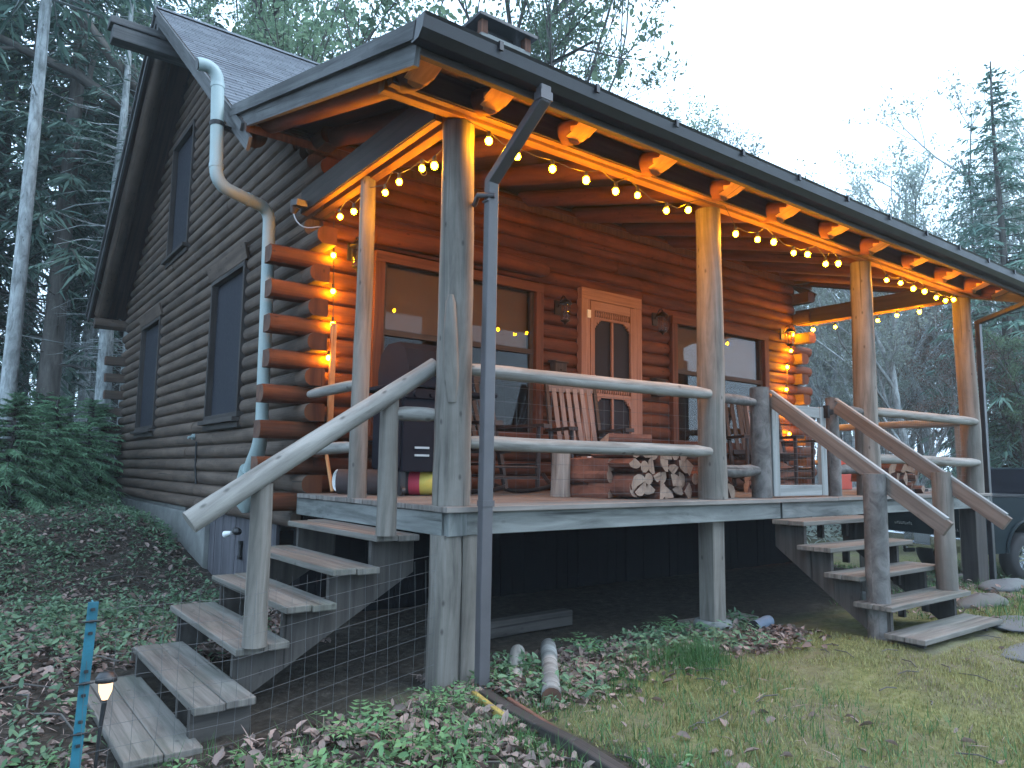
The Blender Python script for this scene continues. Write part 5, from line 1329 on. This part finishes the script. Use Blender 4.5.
def decid(H, seed, leafmat_, nleaf=6, leaf=0.07, bark='bark', spread=0.55, r0=None, levels=4, trunk_frac=0.35, crown_scale=1.0):
    rn = random.Random(seed); tk = MB(); lp = []
    def branch(p, d, L, r, lev):
        n = 4; pts = [p]; q = p.copy(); dd = d.copy()
        for i in range(n):
            dd = (dd+Vector((rn.gauss(0, 0.12), rn.gauss(0, 0.12), 0.05+rn.gauss(0, 0.06)))).normalized(); q = q+dd*(L/n); pts.append(q.copy())
        tk.tube(pts, [r*(1-0.45*i/n) for i in range(n+1)], 8 if lev == 0 else (5 if lev == 1 else 3), lev == 0)
        if lev >= levels:
            for _ in range(nleaf):
                b = pts[rn.randint(1, n)]; lp.append((b.x+rn.gauss(0, 0.10), b.y+rn.gauss(0, 0.10), b.z+rn.gauss(0, 0.09)))
            return
        nc = (5, 5, 4, 4, 3)[lev]
        for c in range(nc):
            f = rn.uniform(0.35, 1.0) if lev else rn.uniform(trunk_frac, 1.0)
            i = min(n-1, int(f*n)); b = pts[i].lerp(pts[i+1], f*n-i) if f < 1 else pts[n]
            az = rn.uniform(0, 6.28); ax = dd.orthogonal().normalized(); ax.rotate(Matrix.Rotation(az, 3, dd))
            nd = (dd*(1-spread*0.5)+ax*spread*rn.uniform(0.7, 1.3)+Vector((0,0,0.12))).normalized()
            branch(b, nd, L*rn.uniform(0.42, 0.66)*(crown_scale if lev == 0 else 1), r*rn.uniform(0.35, 0.55), lev+1)
    branch(Vector((0,0,-0.3)), Vector((rn.gauss(0, 0.03), rn.gauss(0, 0.03), 1)).normalized(), H*0.62, r0 or H*0.014, 0)
    pos = np.array(lp); V, F = leaf_mesh('d', pos, 0.8, leaf, 0.6, None, '', 0.2)
    return tk.mesh('trunk', [bark]), mesh_np('crown', V, F, leafmat_)
def tree(name, meshes, x, y, s, label, cat='tree', group=None, rz=None, dz=0.0, sz=None):
    t = D.objects.new(name, None); COL.objects.link(t); t.empty_display_size = 0.2
    t.location = (x, y, gz(x, y)-0.05+dz); t.scale = (s, s, sz or s); t.rotation_euler = (0, 0, random.uniform(0, 6.28) if rz is None else rz)
    tag(t, label, cat, group)
    for nm, me in zip(('trunk', 'crown'), meshes):
        o = D.objects.new(nm, me); COL.objects.link(o); o.parent = t
    return t
CAMX, CAMY = -2.344, -3.699
def polar(px, dist):     # ground point in the direction of an image column, at a distance
    az = R_(37.09)+math.atan((px-512)/734.3); return CAMX+dist*math.sin(az), CAMY+dist*math.cos(az)

SP = [spruce(15, 2.6, 2.2, 1, 230, dead=25, w=0.06), spruce(17, 2.4, 4.5, 2, 220, dead=45, w=0.06), spruce(14, 2.9, 1.2, 3, 240, w=0.06), spruce(18, 2.3, 7.0, 4, 190, dead=60, w=0.06, bark='palebark')]
SY = spruce(2.0, 1.25, 0.15, 9, 210, mat='needle_light', w=0.020, steps=22, sl=0.5)
SD = spruce(16, 2.0, 6.0, 12, 110, dead=90, w=0.05, thin=0.6, bark='palebark')
DG = [decid(11, 21, 'leaf', 24, 0.10), decid(12, 22, 'leaf', 22, 0.10)]
DB = [decid(11, 31, 'leaf_grey', 24, 0.09, spread=0.5, bark='palebark'), decid(10, 32, 'leaf_grey', 22, 0.09, spread=0.45, bark='palebark'), decid(10, 33, 'leaf_rust', 20, 0.09, spread=0.5, bark='palebark')]
DN = decid(11.5, 51, 'leaf', 34, 0.08, spread=0.33, r0=0.07)
BI = decid(7.5, 41, 'leaf_grey', 3, 0.05, bark='birch', spread=0.75, r0=0.06, levels=3, trunk_frac=0.25)

# the near pale trunk at the left edge
PT = spruce(19, 2.2, 7.5, 5, 150, dead=12, bark='palebark', r0=0.10, w=0.06)
x, y = polar(8, 12.5); tree('spruce_tree', PT, x, y, 1.0, 'tall spruce with a thick pale lichen covered trunk at the left edge', rz=1.0)
# woods left of and behind the gable
GL = 'woods behind the left gable'
lab_l = 'dark spruce among the dense woods left of and behind the gable wall'
for px, dist, k, s in ((48, 17, 1, 1.0), (82, 19.5, 3, 0.62), (105, 24, 0, 1.0), (66, 26, 3, 1.1), (-20, 19, 0, 1.0), (120, 21, 1, 0.95), (150, 27, 2, 1.1), (-60, 24, 2, 1.1), (180, 25, 3, 1.05), (215, 30, 0, 1.1), (250, 24, 1, 0.95), (-90, 18, 1, 1), (-140, 22, 0, 1.1), (-190, 17, 3, 1), (-260, 20, 2, 1), (-40, 33, 1, 1.2), (-110, 32, 3, 1.2), (-330, 22, 1, 1.1), (290, 34, 2, 1.0)):
    x, y = polar(px, dist); tree('spruce_tree', SP[k], x, y, s, lab_l, 'tree', GL)
for px, dist, s in ((100, 15.8, 0.75), (58, 20, 0.85), (86, 23, 0.9), (125, 17, 0.8), (20, 25, 1.0)):
    x, y = polar(px, dist); tree('dead_spruce', SD, x, y, s, 'thin half bare spruce with dead twigs in the woods behind the gable', 'tree', 'bare spruces behind the gable')
# young light spruces at the back corner
for px, dist, s, lab in ((14, 11.8, 0.80, 'light green young spruce near the left edge below the pale trunk'), (58, 13.2, 0.80, 'light green young spruce behind the black drainpipe'), (92, 14.6, 0.80, 'smallest young spruce beside the back corner of the cabin'), (-30, 13.5, 0.9, 'young spruce just outside the left edge'), (40, 17, 0.9, 'young spruce behind the other saplings on the bank')):
    x, y = polar(px, dist); tree('young_spruce', SY, x, y, s, lab, 'sapling', 'young spruces on the bank')
# leafy trees above the roof
for px, dist, k, s, lab in ((275, 17, 0, 1.3, 'leafy green tree rising above the middle of the ridge'), (345, 17, 1, 1.5, 'leafy green tree with a long bare limb above the roof'), (395, 19, 2, 1.5, 'leafy green tree above the porch corner left of the chimney'), (432, 23, 2, 1.6, 'tallest leafy green tree just left of the chimney'), (305, 25, 1, 1.8, 'large leafy tree farther back behind the middle of the ridge')):
    x, y = polar(px, dist); tree('leafy_tree', (DG+[DN])[k], x, y, s, lab, 'tree', 'leafy trees behind the roof')
for px, dist, k, s, lab in ((520, 20, 0, 1.05, 'thin leafed tree rising just right of the chimney'), (556, 25, 0, 1.05, 'small thin leafed tree beyond the chimney')):
    x, y = polar(px, dist); tree('leafy_tree', DN, x, y, s, lab, 'tree', 'thin trees beyond the chimney')
for px, dist, k, s in ((735, 30, 0, 1.22), (768, 33, 1, 1.35), (800, 31, 0, 1.05), (835, 34, 1, 1.10), (705, 36, 1, 1.1), (860, 38, 2, 1.1), (905, 33, 2, 1.05), (885, 40, 0, 1.2), (935, 30, 0, 1.3), (960, 27, 1, 1.25), (910, 35, 1, 1.3), (985, 33, 0, 1.4), (870, 28, 2, 0.85)):
    x, y = polar(px, dist); tree('budding_tree', DB[k], x, y, s, 'budding hardwood showing above the porch roof on the right', 'tree', 'budding trees beyond the porch roof')
# right hand spruce
x, y = polar(1015, 21); tree('spruce_tree', SP[2], x, y, 0.86, 'big dark spruce at the right edge above the gutter end', rz=2.0)
x, y = polar(985, 24); tree('spruce_tree', SP[0], x, y, 0.72, 'slimmer dark spruce just left of the big one at the right edge', rz=0.5)
x, y = polar(1075, 25); tree('spruce_tree', SP[0], x, y, 0.8, 'spruce just beyond the right edge behind the truck', rz=1.0)
x, y = polar(1022, 19.5); tree('leafy_tree', DG[0], x, y, 0.50, 'leafy young tree behind the truck at the right edge', 'tree')
# woods behind the porch's right end
GR = 'woods behind the right end of the porch'
rn = random.Random(77)
for i in range(34):
    px = rn.uniform(740, 1090); dist = rn.uniform(19, 46); k = rn.randint(0, 2); hh = rn.uniform(0.45, 0.8)*(0.7+dist/60)
    x, y = polar(px, dist); tree('budding_tree', DB[k], x, y, hh, 'pale budding tree in the woods seen under the porch roof at the right', 'tree', GR)
for i in range(6):
    px = rn.uniform(800, 1100); dist = rn.uniform(24, 50); k = rn.randint(0, 2)
    x, y = polar(px, dist); tree('spruce_tree', SP[k], x, y, rn.uniform(0.42, 0.62)*(0.6+dist/60), 'dark spruce in the woods seen under the porch roof at the right', 'tree', GR)
x, y = polar(905, 19); tree('birch_tree', BI, x, y, 0.95, 'white limbed birch seen between the third and last porch posts', 'tree', rz=0.3)
x, y = polar(985, 22); tree('birch_tree', BI, x, y, 0.9, 'white limbed birch behind the black downspout', 'tree', rz=2.2)
# distant ring of woods
for i in range(46):
    px = -420+i*38+rn.uniform(-12, 12)
    if 470 < px < 700: s = 0.42
    elif px >= 700: s = 0.55
    else: s = 0.75
    if px > 720: continue
    dist = rn.uniform(52, 66); az = R_(37.09)+math.atan((px-512)/734.3); x, y = CAMX+dist*math.sin(az), CAMY+dist*math.cos(az)
    m = SP[rn.randint(0, 2)] if (px < 470 or rn.random() < 0.4) else DB[rn.randint(0, 2)]
    tree('distant_tree', m, x, y, s*rn.uniform(0.85, 1.2), 'hazy tree in the farthest row of the woods around the clearing', 'tree', 'distant row of trees')
# trees behind the viewer, so that windows and chrome reflect woods
for i in range(9):
    az = R_(37.09)+PI+R_(-60+i*12.5); dist = rn.uniform(18, 26); x, y = CAMX+dist*math.sin(az), CAMY+dist*math.cos(az)
    tree('spruce_tree', SP[i % 4], x, y, rn.uniform(0.8, 1.0), 'spruce across the clearing behind the viewpoint', 'tree', 'trees across the clearing')
# ferns near the support
def fern(seed, s):
    rn = random.Random(seed); mb = MB()
    for f in range(9):
        az = 2*PI*f/9+rn.uniform(-0.3, 0.3); L = rn.uniform(0.16, 0.26)*s
        P = [Vector((math.cos(az)*L*u, math.sin(az)*L*u, L*(1.1*u-0.75*u*u))) for u in [i/8 for i in range(9)]]
        for i in range(1, 8):
            dr = (P[i+1]-P[i-1]).normalized(); sd = dr.cross(Vector((0,0,1))).normalized(); w = 0.22*L*(1-abs(i/8-0.35))
            for sg in (-1, 1): mb.quad([P[i], P[i]+sd*sg*w*0.6+dr*0.012, P[i]+sd*sg*w+dr*0.02, P[i]+sd*sg*w*0.5-dr*0.012])
    return mb.mesh('fern', ['ground_leaf'])
for i, (x, y, s, lab) in enumerate(((-0.15, -0.25, 1.0, 'leafy weed at the foot of the corner support'), (0.62, -0.02, 1.0, 'bright fern between the two logs on the ground'), (1.25, 0.1, 1.2, 'fern in front of the dark under deck'), (2.2, 0.2, 1.2, 'fern left of the concrete pier'), (-0.75, -0.45, 1.1, 'tall weed in front of the left stairs'), (-1.15, -0.75, 1.0, 'weed at the bottom centre left of the picture'))):
    me = fern(60+i, s); o = D.objects.new('fern', me); COL.objects.link(o); o.location = ground_pt(x, y); tag(o, lab, 'fern', 'ferns and weeds by the deck')

# ------------------------------------------------------------------ haze
HZ = 0.0016
def haze():
    t = NT('haze_air'); t.n.remove(t.bsdf)
    v = t.new('ShaderNodeVolumePrincipled', Density=HZ, Anisotropy=0.0); v.inputs['Color'].default_value = (0.80, 0.93, 1.0, 1)
    t.link(v.outputs[0], t.out.inputs['Volume'])
    mb = MB(); mb.box((30, 40, 15.0), (380, 300, 38.0)); o = solo(mb, 'haze', [], 'pale blue dusk haze hanging between the trees', 'haze', (30, 40, 15), kind='stuff')
    o.data.materials.append(t.m)
if HZ: haze()
# ------------------------------------------------------------------ world, sun, camera
w = D.worlds.new('World'); scene.world = w; w.use_nodes = True
nt = w.node_tree; bg = nt.nodes['Background']
sky = nt.nodes.new('ShaderNodeTexSky'); sky.sky_type = 'NISHITA'; sky.sun_disc = False
SUN_EL, SUN_ROT = R_(52), R_(135)
sky.sun_elevation = SUN_EL; sky.sun_rotation = SUN_ROT; sky.air_density = 1.5; sky.dust_density = 3.0; sky.ozone_density = 2.0
mx = nt.nodes.new('ShaderNodeMix'); mx.data_type = 'RGBA'; mx.inputs[0].default_value = 0.86
nt.links.new(sky.outputs[0], mx.inputs[6]); mx.inputs[7].default_value = (6.0, 8.4, 11.2, 1)
nt.links.new(mx.outputs[2], bg.inputs[0]); bg.inputs[1].default_value = 0.15
su = D.lights.new('sun', 'SUN'); su.energy = 0.6; su.angle = R_(40); su.color = (0.95, 0.98, 1.0)
so_ = D.objects.new('sun', su); COL.objects.link(so_)
dirv = Vector((math.sin(SUN_ROT)*math.cos(SUN_EL), math.cos(SUN_ROT)*math.cos(SUN_EL), math.sin(SUN_EL)))
so_.rotation_euler = dirv.to_track_quat('Z', 'Y').to_euler(); so_.location = (0, 0, 30)

cam = D.cameras.new('camera'); co = D.objects.new('camera', cam); COL.objects.link(co); scene.camera = co
cam.sensor_width = 36; cam.lens = 734.3*36/1024; cam.clip_end = 1000; cam.clip_start = 0.05
yaw, pit, rol = R_(37.0938), R_(6.5665), R_(0.70055)
f = Vector((math.sin(yaw)*math.cos(pit), math.cos(yaw)*math.cos(pit), math.sin(pit))); r = Vector((math.cos(yaw), -math.sin(yaw), 0)); u = r.cross(f)
r2 = r*math.cos(rol)+u*math.sin(rol); u2 = -r*math.sin(rol)+u*math.cos(rol)
mw = Matrix((r2, u2, -f)).transposed().to_4x4(); mw.translation = (-2.3444, -3.6990, 0.2259); co.matrix_world = mw

scene.view_settings.view_transform = 'Standard'; scene.view_settings.look = 'None'; scene.view_settings.exposure = 1.2; scene.view_settings.gamma = 1.0
scene.render.engine = 'CYCLES'; c = scene.cycles
c.use_denoising = True; c.use_light_tree = True; c.max_bounces = 6; c.diffuse_bounces = 3; c.glossy_bounces = 3; c.transmission_bounces = 4; c.transparent_max_bounces = 8
c.caustics_reflective = False; c.caustics_refractive = False; c.sample_clamp_indirect = 4.0
